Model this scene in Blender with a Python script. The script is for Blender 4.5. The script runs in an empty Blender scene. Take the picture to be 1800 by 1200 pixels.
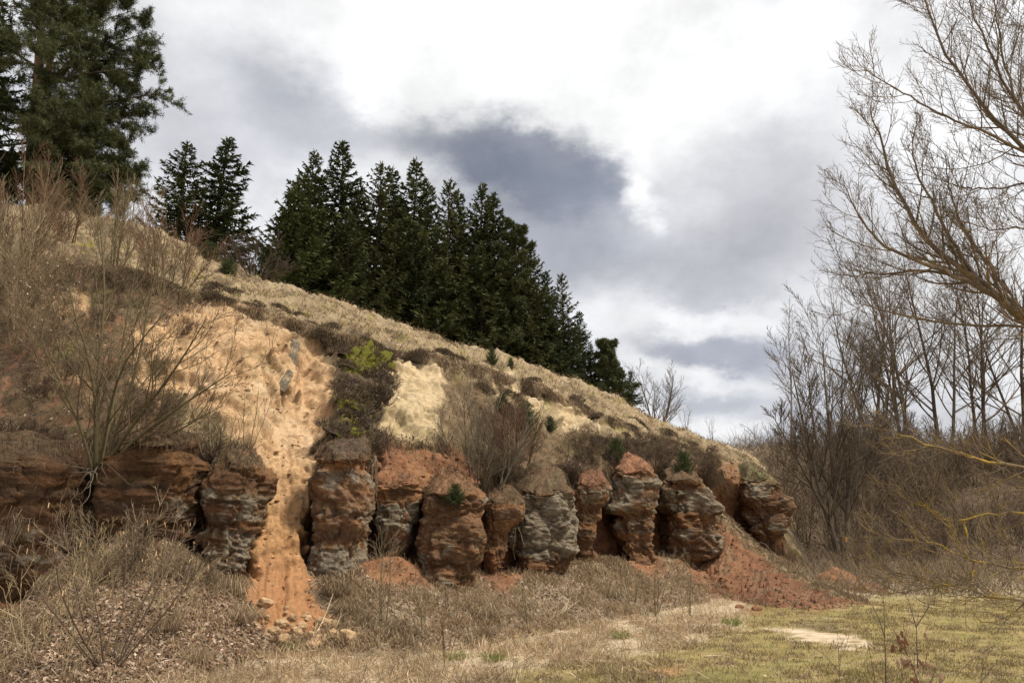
import bpy, math
import numpy as np

# ------------------------------------------------------------------ camera
F = 1413.0                      # focal length in pixels of the 1800 px wide photograph
TH = math.radians(12.6)         # upward tilt
EYE = 2.2
CT, ST = math.cos(TH), math.sin(TH)
scene = bpy.context.scene
col = scene.collection
cam = bpy.data.objects.new('camera', bpy.data.cameras.new('camera'))
col.objects.link(cam)
cam.location = (0, 0, EYE)
cam.rotation_euler = (math.pi/2 + TH, 0, 0)
cam.data.sensor_width = 36.0
cam.data.lens = 36.0*F/1800.0
cam.data.clip_end = 3000.0
scene.camera = cam
scene.render.resolution_x, scene.render.resolution_y = 1024, 682

# ------------------------------------------------------------------ world, sun, exposure
SUN_DIR = np.array((0.50, -0.16, 0.80)); SUN_DIR /= np.linalg.norm(SUN_DIR)
SUN_STRENGTH, SUN_ANGLE = 2.4, 10.0
CLOUD_STRENGTH = 0.57
scene.view_settings.view_transform = 'Standard'
scene.view_settings.look = 'None'
scene.view_settings.exposure = 1.12
scene.view_settings.gamma = 1.0
scene.view_settings.use_curve_mapping = False

def ray(u, v):
    a, b = (u-900.0)/F, (600.0-v)/F
    d = np.array((a, CT-b*ST, ST+b*CT))
    return d/np.linalg.norm(d)

world = bpy.data.worlds.new('World')
scene.world = world
world.use_nodes = True
wn, wl = world.node_tree.nodes, world.node_tree.links
wn.clear()
def W(kind, **kw):
    n = wn.new(kind)
    for k, val in kw.items():
        if k in ('ins',):
            for i, x in val.items(): n.inputs[i].default_value = x
        else: setattr(n, k, val)
    return n
def math_node(op, a, b=None, c=None):
    n = W('ShaderNodeMath', operation=op)
    for i, x in enumerate((a, b, c)):
        if x is None: continue
        if isinstance(x, (int, float)): n.inputs[i].default_value = x
        else: wl.new(x, n.inputs[i])
    return n.outputs[0]
def vmath(op, a, b=None):
    n = W('ShaderNodeVectorMath', operation=op)
    for i, x in enumerate((a, b)):
        if x is None: continue
        if isinstance(x, (tuple, list, np.ndarray)): n.inputs[i].default_value = tuple(float(q) for q in x)
        else: wl.new(x, n.inputs[i])
    return n
tc = W('ShaderNodeTexCoord')
direction = vmath('NORMALIZE', tc.outputs['Generated']).outputs['Vector']
def wnoise(scale, detail, rough, off=(0, 0, 0), stretch=(1, 1, 1.7)):
    mp = W('ShaderNodeMapping')
    mp.inputs['Location'].default_value = off
    mp.inputs['Scale'].default_value = stretch
    wl.new(direction, mp.inputs['Vector'])
    n = W('ShaderNodeTexNoise')
    n.inputs['Scale'].default_value = scale
    n.inputs['Detail'].default_value = detail
    n.inputs['Roughness'].default_value = rough
    wl.new(mp.outputs[0], n.inputs['Vector'])
    return n
nz = wnoise(3.4, 11, 0.62)
nzb = wnoise(9.0, 7, 0.6, (3.1, 1.7, 0.4))
warp = vmath('SUBTRACT', nz.outputs['Color'], (.5, .5, .5)).outputs[0]
def scaled(vec, k):
    n = W('ShaderNodeVectorMath', operation='SCALE'); wl.new(vec, n.inputs[0]); n.inputs['Scale'].default_value = k
    return n.outputs[0]
warpb = vmath('SUBTRACT', nzb.outputs['Color'], (.5, .5, .5)).outputs[0]
wdir = vmath('ADD', vmath('ADD', direction, scaled(warp, .16)).outputs[0], scaled(warpb, .075)).outputs[0]
# overcast layer: light grey, brighter and darker by soft noise
base_n = wnoise(2.2, 8, 0.55, (7.3, 2.2, 5.0))
ramp = W('ShaderNodeValToRGB')
ramp.color_ramp.elements[0].position, ramp.color_ramp.elements[0].color = .36, (.40, .41, .455, 1)
ramp.color_ramp.elements[1].position, ramp.color_ramp.elements[1].color = .60, (.80, .80, .81, 1)
wl.new(base_n.outputs['Fac'], ramp.inputs['Fac'])
cur = ramp.outputs['Color']
def cloud(u, v, rx, ry, tilt, inner, outer, colr, op, src=None):
    """A cloud bank centred on a direction of the sky; rx, ry its half extents as angles (in pixels of the photograph)."""
    global cur
    c = ray(u, v)
    R = np.cross(c, (0, 0, 1)); R /= np.linalg.norm(R)
    U = np.cross(R, c)
    t = math.radians(tilt)
    A, B = (R*math.cos(t)+U*math.sin(t))*F/rx, (-R*math.sin(t)+U*math.cos(t))*F/ry
    s = wdir if src is None else src
    a = vmath('DOT_PRODUCT', s, A).outputs['Value']
    b = vmath('DOT_PRODUCT', s, B).outputs['Value']
    front = vmath('DOT_PRODUCT', s, c).outputs['Value']
    d = math_node('SQRT', math_node('ADD', math_node('MULTIPLY', a, a), math_node('MULTIPLY', b, b)))
    d = math_node('ADD', d, math_node('MULTIPLY', math_node('LESS_THAN', front, 0.0), 50.0))
    mr = W('ShaderNodeMapRange', interpolation_type='SMOOTHSTEP')
    mr.inputs['From Min'].default_value, mr.inputs['From Max'].default_value = inner, outer
    mr.inputs['To Min'].default_value, mr.inputs['To Max'].default_value = op, 0.0
    wl.new(d, mr.inputs['Value'])
    mx = W('ShaderNodeMix', data_type='RGBA')
    wl.new(mr.outputs['Result'], mx.inputs['Factor'])
    wl.new(cur, mx.inputs['A']); mx.inputs['B'].default_value = (*colr, 1)
    cur = mx.outputs['Result']
WHITE = (.85, .85, .843)
cloud(880, 60, 520, 260, -8, .35, 1.25, WHITE, .95)
cloud(1180, 150, 260, 190, -20, .4, 1.2, WHITE, .95)
cloud(320, 50, 300, 120, 0, .2, 1.3, (.78, .78, .785), .8)
cloud(330, 170, 260, 120, -10, .1, 1.3, (.60, .605, .63), .8)
cloud(520, 180, 190, 105, -30, .2, 1.15, (.36, .372, .41), .9)
cloud(640, 230, 190, 60, -8, .2, 1.2, (.44, .447, .48), .8)
cloud(330, 250, 180, 110, 0, .2, 1.2, (.46, .46, .49), .6)
cloud(1360, 330, 230, 190, 30, .25, 1.2, (.42, .42, .45), .8)
cloud(1300, 470, 260, 90, 0, .2, 1.2, (.37, .375, .41), .75)
cloud(1010, 430, 200, 80, -10, .2, 1.2, (.36, .365, .405), .75)
cloud(960, 385, 250, 95, -14, .1, 1.25, (.31, .325, .37), .8)
cloud(915, 290, 225, 92, -13, .45, 1.05, (.205, .224, .275), .92)
cloud(880, 300, 120, 50, -5, .2, 1.2, (.17, .19, .245), .7)
cloud(1030, 335, 90, 60, -30, .2, 1.2, (.175, .195, .245), .7)
cloud(1122, 352, 36, 62, 30, .15, 1.15, WHITE, .9)
cloud(1180, 560, 260, 42, 2, .25, 1.15, (.74, .74, .745), .85)
cloud(1265, 620, 170, 52, -10, .35, 1.1, (.29, .30, .36), .85)
cloud(1180, 655, 130, 26, -8, .2, 1.2, (.78, .78, .78), .8)
cloud(1250, 712, 130, 30, 0, .2, 1.2, (.38, .40, .45), .8)
cloud(1260, 768, 160, 24, 0, .2, 1.2, (.74, .74, .74), .85)
cloud(1700, 160, 260, 190, 0, .2, 1.3, (.84, .84, .84), .8)
cloud(1700, 480, 300, 160, 0, .2, 1.3, (.80, .80, .80), .8)
bil = wnoise(6.5, 10, 0.6, (1.3, 4.1, 2.7), (1, 1, 1.3))
bmr = W('ShaderNodeMapRange'); bmr.inputs['From Min'].default_value, bmr.inputs['From Max'].default_value = .34, .66
bmr.inputs['To Min'].default_value, bmr.inputs['To Max'].default_value = .86, 1.15
wl.new(bil.outputs['Fac'], bmr.inputs['Value'])
bmx = W('ShaderNodeMix', data_type='RGBA', blend_type='MULTIPLY'); bmx.inputs['Factor'].default_value = 1
wl.new(cur, bmx.inputs['A']); wl.new(bmr.outputs['Result'], bmx.inputs['B']); cur = bmx.outputs['Result']
sky = W('ShaderNodeTexSky', sky_type='NISHITA', sun_disc=False)
sky.sun_elevation = math.asin(SUN_DIR[2])
sky.sun_rotation = math.atan2(SUN_DIR[0], SUN_DIR[1])
bg_sky = W('ShaderNodeBackground'); bg_sky.inputs['Strength'].default_value = 0.10
wl.new(sky.outputs[0], bg_sky.inputs['Color'])
bg_cloud = W('ShaderNodeBackground'); bg_cloud.inputs['Strength'].default_value = CLOUD_STRENGTH
wl.new(cur, bg_cloud.inputs['Color'])
mixs = W('ShaderNodeMixShader'); mixs.inputs[0].default_value = .97
wl.new(bg_sky.outputs[0], mixs.inputs[1]); wl.new(bg_cloud.outputs[0], mixs.inputs[2])
wout = W('ShaderNodeOutputWorld'); wl.new(mixs.outputs[0], wout.inputs['Surface'])

sun = bpy.data.objects.new('sun', bpy.data.lights.new('sun', 'SUN'))
sun.data.energy, sun.data.angle, sun.data.color = SUN_STRENGTH, math.radians(SUN_ANGLE), (1.0, .91, .78)
from mathutils import Vector, Matrix
sun.rotation_euler = Vector(SUN_DIR).to_track_quat('Z', 'Y').to_euler()
col.objects.link(sun)

# ------------------------------------------------------------------ helpers
rng = np.random.default_rng(11)

def at(u, v, Y):
    """The point of the place that lies at ground-plan distance Y along the sight line through (u, v)."""
    u, v, Y = np.broadcast_arrays(np.asarray(u, float), np.asarray(v, float), np.asarray(Y, float))
    a, b = (u-900)/F, (600-v)/F
    t = Y/(CT-b*ST)
    return np.stack((a*t, Y, EYE+(ST+b*CT)*t), -1)

def project(P):
    x, y, z = P[..., 0], P[..., 1], P[..., 2]-EYE
    w = np.maximum(y*CT+z*ST, .01)
    return 900+F*x/w, 600-F*(-y*ST+z*CT)/w

_perm = np.random.default_rng(3).permutation(256); _perm = np.concatenate((_perm, _perm, _perm))
_grad = np.random.default_rng(4).normal(size=(256, 3)); _grad /= np.linalg.norm(_grad, axis=1)[:, None]
def perlin(P):
    P = np.asarray(P, float)
    i = np.floor(P).astype(int); f = P-i; i &= 255
    w = f*f*f*(f*(f*6-15)+10)
    def g(dx, dy, dz):
        h = _perm[_perm[_perm[(i[:, 0]+dx) & 255]+((i[:, 1]+dy) & 255)]+((i[:, 2]+dz) & 255)]
        q = _grad[h]
        return q[:, 0]*(f[:, 0]-dx)+q[:, 1]*(f[:, 1]-dy)+q[:, 2]*(f[:, 2]-dz)
    def L(a, b, t): return a+(b-a)*t
    x00 = L(g(0, 0, 0), g(1, 0, 0), w[:, 0]); x10 = L(g(0, 1, 0), g(1, 1, 0), w[:, 0])
    x01 = L(g(0, 0, 1), g(1, 0, 1), w[:, 0]); x11 = L(g(0, 1, 1), g(1, 1, 1), w[:, 0])
    return L(L(x00, x10, w[:, 1]), L(x01, x11, w[:, 1]), w[:, 2])*1.6
def fbm(P, scale, oct=4, gain=.5, off=0.0):
    P = np.asarray(P, float)*np.asarray(scale, float)+off
    s, a = np.zeros(len(P)), 1.0
    for _ in range(oct):
        s += a*perlin(P); P = P*2.03+17.7; a *= gain
    return s
def worley(P, scale, jit=.9):
    """F1, F2 and a random value per cell."""
    P = np.asarray(P, float)*np.asarray(scale, float)
    i = np.floor(P).astype(int)
    d1 = np.full(len(P), 9.); d2 = np.full(len(P), 9.); idn = np.zeros(len(P))
    for dx in (-1, 0, 1):
        for dy in (-1, 0, 1):
            for dz in (-1, 0, 1):
                a, b, c_ = (i[:, 0]+dx) & 255, (i[:, 1]+dy) & 255, (i[:, 2]+dz) & 255
                h = _perm[_perm[_perm[a]+b]+c_]
                q = np.stack((i[:, 0]+dx, i[:, 1]+dy, i[:, 2]+dz), -1)+.5+.5*jit*_grad[h]
                d = np.linalg.norm(P-q, axis=1)
                m = d < d1
                d2 = np.where(m, d1, np.minimum(d2, d)); idn = np.where(m, h/255., idn); d1 = np.where(m, d, d1)
    return d1, d2, idn
def sstep(x, a, b):
    t = np.clip((x-a)/(b-a), 0, 1)
    return t*t*(3-2*t)
def poly_mask(u, v, pts, soft):
    """1 inside the outline, 0 outside, soft over +-soft."""
    pts = np.asarray(pts, float)
    inside = np.zeros(u.shape, bool); dist = np.full(u.shape, 1e9)
    n = len(pts)
    for k in range(n):
        (x1, y1), (x2, y2) = pts[k], pts[(k+1) % n]
        cond = ((y1 > v) != (y2 > v))
        with np.errstate(divide='ignore', invalid='ignore'):
            xi = (x2-x1)*(v-y1)/((y2-y1) if y2 != y1 else 1e-9)+x1
        inside ^= cond & (u < xi)
        ex, ey = x2-x1, y2-y1
        t = np.clip(((u-x1)*ex+(v-y1)*ey)/(ex*ex+ey*ey+1e-9), 0, 1)
        dist = np.minimum(dist, np.hypot(u-(x1+t*ex), v-(y1+t*ey)))
    sd = np.where(inside, dist, -dist)
    return sstep(sd, -soft, soft)

def make_mesh(name, V, faces, colr=None, smooth=True):
    """faces: list of (M,k) index arrays."""
    me = bpy.data.meshes.new(name)
    V = np.ascontiguousarray(V, np.float32)
    me.vertices.add(len(V)); me.vertices.foreach_set('co', V.ravel())
    loops = np.concatenate([f.ravel() for f in faces]).astype(np.int32)
    sizes = np.concatenate([np.full(len(f), f.shape[1], np.int32) for f in faces])
    starts = np.concatenate(([0], np.cumsum(sizes)[:-1])).astype(np.int32)
    me.loops.add(len(loops)); me.loops.foreach_set('vertex_index', loops)
    me.polygons.add(len(sizes)); me.polygons.foreach_set('loop_start', starts)
    me.polygons.foreach_set('use_smooth', np.full(len(sizes), smooth, bool))
    me.update(calc_edges=True)
    if colr is not None:
        c = np.ones((len(V), 4), np.float32); c[:, :3] = colr
        a = me.attributes.new('col', 'FLOAT_COLOR', 'POINT')
        a.data.foreach_set('color', c.ravel())
    return me
def link(name, me, material, parent=None, loc=None):
    if len(me.materials) == 0: me.materials.append(material)
    o = bpy.data.objects.new(name, me)
    col.objects.link(o)
    if parent is not None: o.parent = parent
    if loc is not None: o.location = [float(x) for x in loc]
    return o
def tag(o, label=None, cat=None, group=None, kind=None):
    if label: o['label'] = label
    if cat: o['category'] = cat
    if group: o['group'] = group
    if kind: o['kind'] = kind
    return o
def empty(name, loc, label, cat, group=None):
    o = bpy.data.objects.new(name, None)
    o.empty_display_size = .2
    col.objects.link(o); o.location = [float(x) for x in loc]
    return tag(o, label, cat, group)
def kids_of():
    d = {}
    for o in col.objects:
        if o.parent: d.setdefault(o.parent.name, []).append(o)
    return d
def copy_tree(root, loc, rz=0., sc=1., label=None, group=None):
    """A copy of a thing with copies of its parts and sub-parts."""
    r = root.copy(); col.objects.link(r)
    r.location = [float(x) for x in loc]; r.rotation_euler = (0, 0, rz)
    r.scale = (sc, sc, sc) if np.isscalar(sc) else sc
    if label: r['label'] = label
    if group: r['group'] = group
    for ch in list(root.children):
        c = ch.copy(); col.objects.link(c); c.parent = r
        for g in list(ch.children):
            d = g.copy(); col.objects.link(d); d.parent = c
    return r

def material(name, rough=.95, var=.35, scale=6., detail=8., bump=.0, bscale=30., bdist=.02, spec=.15, speck=None, translucent=0.):
    m = bpy.data.materials.new(name); m.use_nodes = True
    n, l = m.node_tree.nodes, m.node_tree.links
    bs = n['Principled BSDF']
    bs.inputs['Roughness'].default_value = rough
    bs.inputs['Specular IOR Level'].default_value = spec
    at_ = n.new('ShaderNodeAttribute'); at_.attribute_name = 'col'
    geo = n.new('ShaderNodeTexCoord')
    no = n.new('ShaderNodeTexNoise'); no.inputs['Scale'].default_value = scale; no.inputs['Detail'].default_value = detail
    no.inputs['Roughness'].default_value = .65
    l.new(geo.outputs['Object'], no.inputs['Vector'])
    mr = n.new('ShaderNodeMapRange')
    mr.inputs['From Min'].default_value, mr.inputs['From Max'].default_value = .3, .7
    mr.inputs['To Min'].default_value, mr.inputs['To Max'].default_value = 1-var, 1+var
    l.new(no.outputs['Fac'], mr.inputs['Value'])
    mx = n.new('ShaderNodeMix'); mx.data_type = 'RGBA'; mx.blend_type = 'MULTIPLY'
    mx.inputs['Factor'].default_value = 1
    l.new(at_.outputs['Color'], mx.inputs['A']); l.new(mr.outputs['Result'], mx.inputs['B'])
    out = mx.outputs['Result']
    if speck:
        sp = n.new('ShaderNodeTexNoise'); sp.inputs['Scale'].default_value = speck[0]; sp.inputs['Detail'].default_value = 4
        sp.inputs['Roughness'].default_value = .7
        l.new(geo.outputs['Object'], sp.inputs['Vector'])
        mr2 = n.new('ShaderNodeMapRange')
        mr2.inputs['From Min'].default_value, mr2.inputs['From Max'].default_value = speck[1], speck[2]
        mr2.inputs['To Min'].default_value, mr2.inputs['To Max'].default_value = 0, speck[4]
        l.new(sp.outputs['Fac'], mr2.inputs['Value'])
        m2 = n.new('ShaderNodeMix'); m2.data_type = 'RGBA'
        l.new(mr2.outputs['Result'], m2.inputs['Factor'])
        l.new(out, m2.inputs['A']); m2.inputs['B'].default_value = (*speck[3], 1)
        out = m2.outputs['Result']
    l.new(out, bs.inputs['Base Color'])
    if bump:
        bn = n.new('ShaderNodeTexNoise'); bn.inputs['Scale'].default_value = bscale; bn.inputs['Detail'].default_value = 8
        bn.inputs['Roughness'].default_value = .65
        l.new(geo.outputs['Object'], bn.inputs['Vector'])
        b = n.new('ShaderNodeBump'); b.inputs['Strength'].default_value = bump; b.inputs['Distance'].default_value = bdist
        l.new(bn.outputs['Fac'], b.inputs['Height']); l.new(b.outputs['Normal'], bs.inputs['Normal'])
    if translucent:
        tr = n.new('ShaderNodeBsdfTranslucent'); l.new(out, tr.inputs['Color'])
        ms = n.new('ShaderNodeMixShader'); ms.inputs[0].default_value = translucent
        l.new(bs.outputs[0], ms.inputs[1]); l.new(tr.outputs[0], ms.inputs[2])
        l.new(ms.outputs[0], n['Material Output'].inputs['Surface'])
    return m
M_EARTH = material('sandy_earth', var=.26, scale=9, bump=.9, bscale=24, bdist=.045, speck=(38, .60, .72, (.10, .065, .04), .55))
M_GROUND = material('meadow_ground', var=.32, scale=3, bump=.7, bscale=22, bdist=.05, speck=(46, .60, .74, (.09, .06, .03), .6))
M_ROCK = material('sandstone', var=.38, scale=13, bump=1., bscale=19, bdist=.07, speck=(55, .60, .72, (.09, .065, .045), .5))
M_BARK = material('bark', var=.35, scale=14, bump=.6, bscale=60, bdist=.02)
M_TWIG = material('twig_bark', var=.22, scale=3)
M_NEEDLE = material('conifer_needles', var=.30, scale=1.2, rough=.75, spec=.2, translucent=.15)
M_GRASS = material('dry_grass_blades', var=.25, scale=1.5, rough=.8, translucent=.38)
M_LEAF = material('dead_leaves', var=.3, scale=8, rough=.8, translucent=.15)
M_CLOD = material('sand_clod', var=.28, scale=9, bump=.8, bscale=24, bdist=.03)
M_PAINT = material('painted_tin', var=.08, scale=6, rough=.5, spec=.4)

def grid_faces(nr, nc, wrap=False):
    r = np.arange(nr-1)[:, None]; c = np.arange(nc if wrap else nc-1)[None, :]
    c2 = (c+1) % nc
    a, b = r*nc+c, r*nc+c2
    return np.stack((a, b, b+nc, a+nc), -1).reshape(-1, 4)
def gsmooth(A, s, axis):
    if s <= 0: return A
    k = int(3*s)+1; x = np.arange(-k, k+1); w = np.exp(-.5*(x/s)**2); w /= w.sum()
    pad = [(0, 0)]*A.ndim; pad[axis] = (k, k)
    B = np.pad(A, pad, mode='reflect', reflect_type='odd')
    out = np.zeros_like(A)
    for i, wi in enumerate(w):
        sl = [slice(None)]*A.ndim; sl[axis] = slice(i, i+A.shape[axis])
        out += wi*B[tuple(sl)]
    return out
def normals(G):
    du = np.gradient(G, axis=1); dv = np.gradient(G, axis=0)
    n = np.cross(du, dv); n /= np.linalg.norm(n, axis=-1, keepdims=True)+1e-12
    return n

# ------------------------------------------------------------------ the quarry hill
# stations along the cliff: u, then foot distance, then (v, distance) of rock base, ledge, lip, mid slope, crest
ST_ = [
 (-420, 8.6, (1100, 13.6), (800, 16.2), (480, 20.5), (420, 24), (345, 30)),
 (30,    9.0, (1090, 13.9), (800, 16.6), (490, 21.0), (425, 24.5), (352, 30)),
 (125, 9.6, (1000, 14.8), (790, 16.8), (475, 21.0), (420, 24.5), (366, 30)),
 (200, 10.2, (965, 15.4), (780, 17.0), (485, 21.0), (425, 24.5), (378, 30)),
 (260, 10.6, (968, 15.6), (790, 17.0), (503, 21.2), (440, 24.6), (393, 30)),
 (340, 11.4, (985, 15.8), (815, 17.0), (530, 21.4), (462, 25), (424, 30.2)),
 (400, 12.6, (1010, 15.9), (835, 17.0), (532, 21.6), (490, 25.2), (458, 30.4)),
 (440, 14.0, (1030, 15.9), (830, 17.3), (548, 21.8), (515, 25.4), (478, 30.6)),
 (500, 14.6, (1010, 16.4), (815, 18.0), (572, 22.2), (540, 25.6), (500, 31)),
 (560, 14.8, (1010, 16.9), (805, 18.3), (598, 22.6), (560, 26), (513, 31.3)),
 (620, 14.6, (1000, 17.4), (800, 18.6), (612, 23.0), (580, 26.4), (533, 31.6)),
 (690, 14.6, (975, 18.2), (785, 19.6), (630, 23.4), (597, 27), (557, 32)),
 (780, 14.6, (1035, 18.4), (800, 19.8), (642, 24.2), (622, 27.8), (592, 32.6)),
 (850, 15.2, (1020, 19.2), (838, 20.6), (662, 25.0), (642, 28.6), (611, 33.2)),
 (950, 16.8, (1008, 21.0), (850, 22.4), (690, 26.4), (665, 30), (644, 34)),
 (1050, 18.6, (990, 23.0), (838, 24.4), (735, 28.2), (708, 31.4), (684, 35)),
 (1150, 20.6, (985, 25.2), (815, 26.8), (772, 30.0), (748, 33), (730, 36.2)),
 (1230, 22.4, (985, 27.2), (820, 29.0), (795, 31.2), (778, 34), (768, 37.5)),
 (1290, 24.4, (975, 29.0), (845, 31.4), (815, 33.0), (800, 36), (787, 40)),
 (1340, 27.0, (968, 31.0), (890, 33.2), (840, 34.6), (822, 38), (806, 43)),
 (1385, 29.0, (988, 32.0), (955, 34.4), (925, 36), (905, 39), (890, 44)),
 (1425, 29.6, (1010, 32.8), (995, 34.6), (985, 36.4), (978, 39.5), (972, 44.5)),
 (1470, 30.0, (1022, 33.4), (1016, 35.4), (1012, 37), (1008, 40), (1004, 45)),
]
NR = (44, 92, 118, 40, 36, 8)
uu = np.linspace(-420, 1470, 700)
su = np.array([s[0] for s in ST_], float)
def station_rows():
    rows = []
    foot_Y = np.interp(uu, su, [s[1] for s in ST_])
    fv = 600-F*np.tan(np.arctan((0.-.12-EYE)/foot_Y)-TH)      # a foot just under the level ground
    rows.append((fv, foot_Y))
    for k in range(2, 7):
        rows.append((np.interp(uu, su, [s[k][0] for s in ST_]), np.interp(uu, su, [s[k][1] for s in ST_])))
    return rows
ctrl = station_rows()
ctrl = [(gsmooth(v, 7, 0), gsmooth(y, 7, 0)) for v, y in ctrl]
crest_P = at(uu, *ctrl[-1])
G, CV = [], []
for k in range(5):
    (v0, y0), (v1, y1) = ctrl[k], ctrl[k+1]
    A, B = at(uu, v0, y0), at(uu, v1, y1)
    for t in np.linspace(0, 1, NR[k], endpoint=False):
        G.append(A+(B-A)*t); CV.append(np.full(len(uu), k+t))
for t in np.linspace(0, 1, NR[5]):
    d = crest_P.copy(); d[:, 1] += 30*t; d[:, 0] += (uu-900)/F*30*t*.9; d[:, 2] += .6*t
    G.append(d); CV.append(np.full(len(uu), 5+t))
G = np.array(G); ROW = np.array(CV)
G = gsmooth(G, 3.0, 0)
nr, nc = ROW.shape
U0 = np.broadcast_to(uu, ROW.shape).copy()
_, V0 = project(G)
N0 = normals(G)
if N0[nr//2, nc//2, 1] > 0: N0 = -N0
fl = G.reshape(-1, 3)
def n2(scale, oct=4, gain=.5, off=0.): return fbm(fl, scale, oct, gain, off).reshape(nr, nc)
nA, nB, nC = n2(.35, 4), n2(1.3, 4, .55, 5.), n2(4.5, 3, .5, 9.)
wu = U0+nB*20+nC*9; wv = V0+n2(1.2, 4, .55, 31.)*11+nC*5
PM = lambda pts, soft=10: poly_mask(wu, wv, pts, soft)
m_sand = PM([(345, 528), (400, 530), (470, 560), (520, 590), (560, 612), (590, 660), (588, 760), (566, 800), (548, 850), (545, 930), (540, 1000), (560, 1060), (580, 1105), (500, 1125), (440, 1095), (425, 1030), (432, 960), (452, 900), (462, 850), (425, 800), (395, 760), (350, 720), (320, 705), (262, 700), (226, 660), (232, 600), (270, 572), (320, 556)], 11)
m_chalk = PM([(684, 628), (770, 640), (778, 700), (760, 770), (715, 795), (690, 780), (664, 760), (664, 690)], 8)
m_s3 = np.maximum(PM([(866, 662), (940, 670), (950, 725), (925, 735), (905, 700), (872, 692)], 6), PM([(975, 712), (1010, 722), (1050, 750), (1010, 768), (985, 748)], 6))
m_s5 = np.maximum.reduce([PM([(85, 515), (150, 512), (155, 560), (100, 565)], 12), PM([(112, 642), (150, 660), (175, 690), (150, 702), (120, 680)], 10), PM([(230, 575), (330, 560), (330, 660), (280, 700), (235, 660)], 16)*.75]) if False else np.maximum.reduce([PM([(85, 515), (150, 512), (155, 560), (100, 565)], 12), PM([(112, 642), (150, 660), (175, 690), (150, 702), (120, 680)], 10), PM([(230, 575), (330, 560), (330, 660), (280, 700), (235, 660)], 16)*.75])
m_grassy = PM([(380, 790), (300, 720), (330, 700), (400, 770), (440, 830), (400, 850)], 14)
m_red = np.maximum.reduce([
    PM([(660, 790), (700, 785), (720, 800), (780, 782), (835, 805), (850, 860), (770, 880), (700, 870), (650, 850)], 8),
    PM([(610, 1005), (650, 940), (700, 980), (726, 930), (745, 960), (760, 1040), (700, 1030), (650, 1020)], 9),
    PM([(850, 1010), (905, 968), (930, 1010), (890, 1050), (850, 1030)], 9),
    PM([(1060, 960), (1100, 900), (1170, 960), (1180, 1015), (1110, 1010)], 10),
    PM([(245, 765), (290, 770), (335, 800), (320, 830), (260, 800)], 9),
    PM([(-100, 790), (50, 800), (80, 835), (-100, 830)], 10),
    PM([(1180, 985), (1265, 960), (1330, 985), (1420, 1040), (1480, 1080), (1250, 1060)], 14),
    PM([(1210, 820), (1290, 815), (1320, 850), (1300, 900), (1250, 870)], 12)*.8])
m_heath = PM([(575, 590), (650, 600), (682, 640), (688, 680), (668, 720), (655, 790), (600, 800), (562, 800), (580, 750), (596, 690), (590, 640)], 8)
m_turf = sstep(ROW+nB*.12, 2.94, 3.02)*(1-sstep(ROW+nB*.16, 3.03, 3.28))*sstep(U0, 90, 200)*(1-sstep(U0, 1150, 1260))
m_turf *= np.clip(.55+nA*1.3, 0, 1)
m_brown = np.maximum(PM([(785, 655), (860, 680), (930, 740), (1010, 770), (1100, 765), (1240, 790), (1270, 830), (1000, 860), (850, 850), (830, 800), (775, 790)], 16)*.85, PM([(-420, 440), (110, 440), (340, 520), (330, 600), (300, 730), (400, 860), (-420, 830)], 14)*.9)
m_face = sstep(ROW, 1.9, 2.1)*(1-sstep(ROW, 2.9, 3.02))
# displacement along the surface normal
zz = G[..., 2]
layer = perlin(np.stack((zz*3.1+nA*.8, zz*0+.5, U0*.002), -1).reshape(-1, 3)).reshape(nr, nc)
gully = 1-np.abs(fbm(fl*np.array((1, 1, .22)), 1.15, 4, .55, 3.).reshape(nr, nc))
rough = .15*nB+.055*nC+.02*n2(14, 2, .5, 2.)
sandish = np.clip(m_sand+m_chalk+m_s3+m_s5*.7+m_red*.7, 0, 1)
rockband = sstep(ROW, 1.0, 1.15)*(1-sstep(ROW, 1.75, 2.1))
w1, w2, wid = (q.reshape(nr, nc) for q in worley(fl+np.stack((nB, nC, nB*.6), -1).reshape(-1, 3)*.22, (.75, .75, 1.25)))
x1, x2, xid = (q.reshape(nr, nc) for q in worley(fl+np.stack((nB, nC, nB*.6), -1).reshape(-1, 3)*.15, (2.1, 2.1, 3.0)))
edge1, edge2 = 1-sstep(w2-w1, 0, .16), 1-sstep(x2-x1, 0, .22)
clean = PM([(485, 640), (560, 650), (555, 780), (530, 850), (545, 1000), (580, 1100), (440, 1090), (455, 900), (480, 810)], 20)
disp = rough*(.6-.25*sandish*m_face)
blocky = sandish*m_face*(1-.85*clean)
disp += blocky*(.24*(gsmooth(gsmooth(wid, 1.0, 0), 1.0, 1)-.5)+.04*(gsmooth(xid, .8, 0)-.5)-.14*edge1*np.clip(nB+.5, 0, 1)-.025*edge2)
stepz = zz*1.5+.5*nA+.22*nB+.03*nC
disp += blocky*.22*((stepz-np.floor(stepz))**3)
disp += sandish*m_face*(1-.6*clean)*(.06*(gully-.62)+.03*layer)
disp += m_heath*(.12+.16*nC+.10*nB)
disp += m_turf*.22
disp += .10*layer*rockband
wall = PM([(655, 785), (700, 780), (835, 795), (855, 872), (745, 885), (655, 865)], 10)
disp += .25*wall*rockband
disp -= (.80+.5*nA)*rockband*(1-wall)*(1-PM([(440, 790), (555, 790), (545, 900), (550, 1080), (430, 1080), (452, 900)], 14))
disp += .12*sstep(ROW, .3, .9)*(1-sstep(ROW, 1.0, 1.2))*sstep(U0, 1300, 420)*np.clip(nA+.2, -.3, 1)
disp -= .45*PM([(485, 610), (560, 630), (560, 760), (540, 800), (480, 800)], 26)       # scooped slide chute
disp += .38*PM([(492, 600), (522, 598), (518, 680), (500, 700), (486, 680)], 6)*m_face # rib beside the slabs
rl = perlin(np.stack((U0*.085+nB*.7, zz*.25, zz*0+3.), -1).reshape(-1, 3)).reshape(nr, nc)
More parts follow.
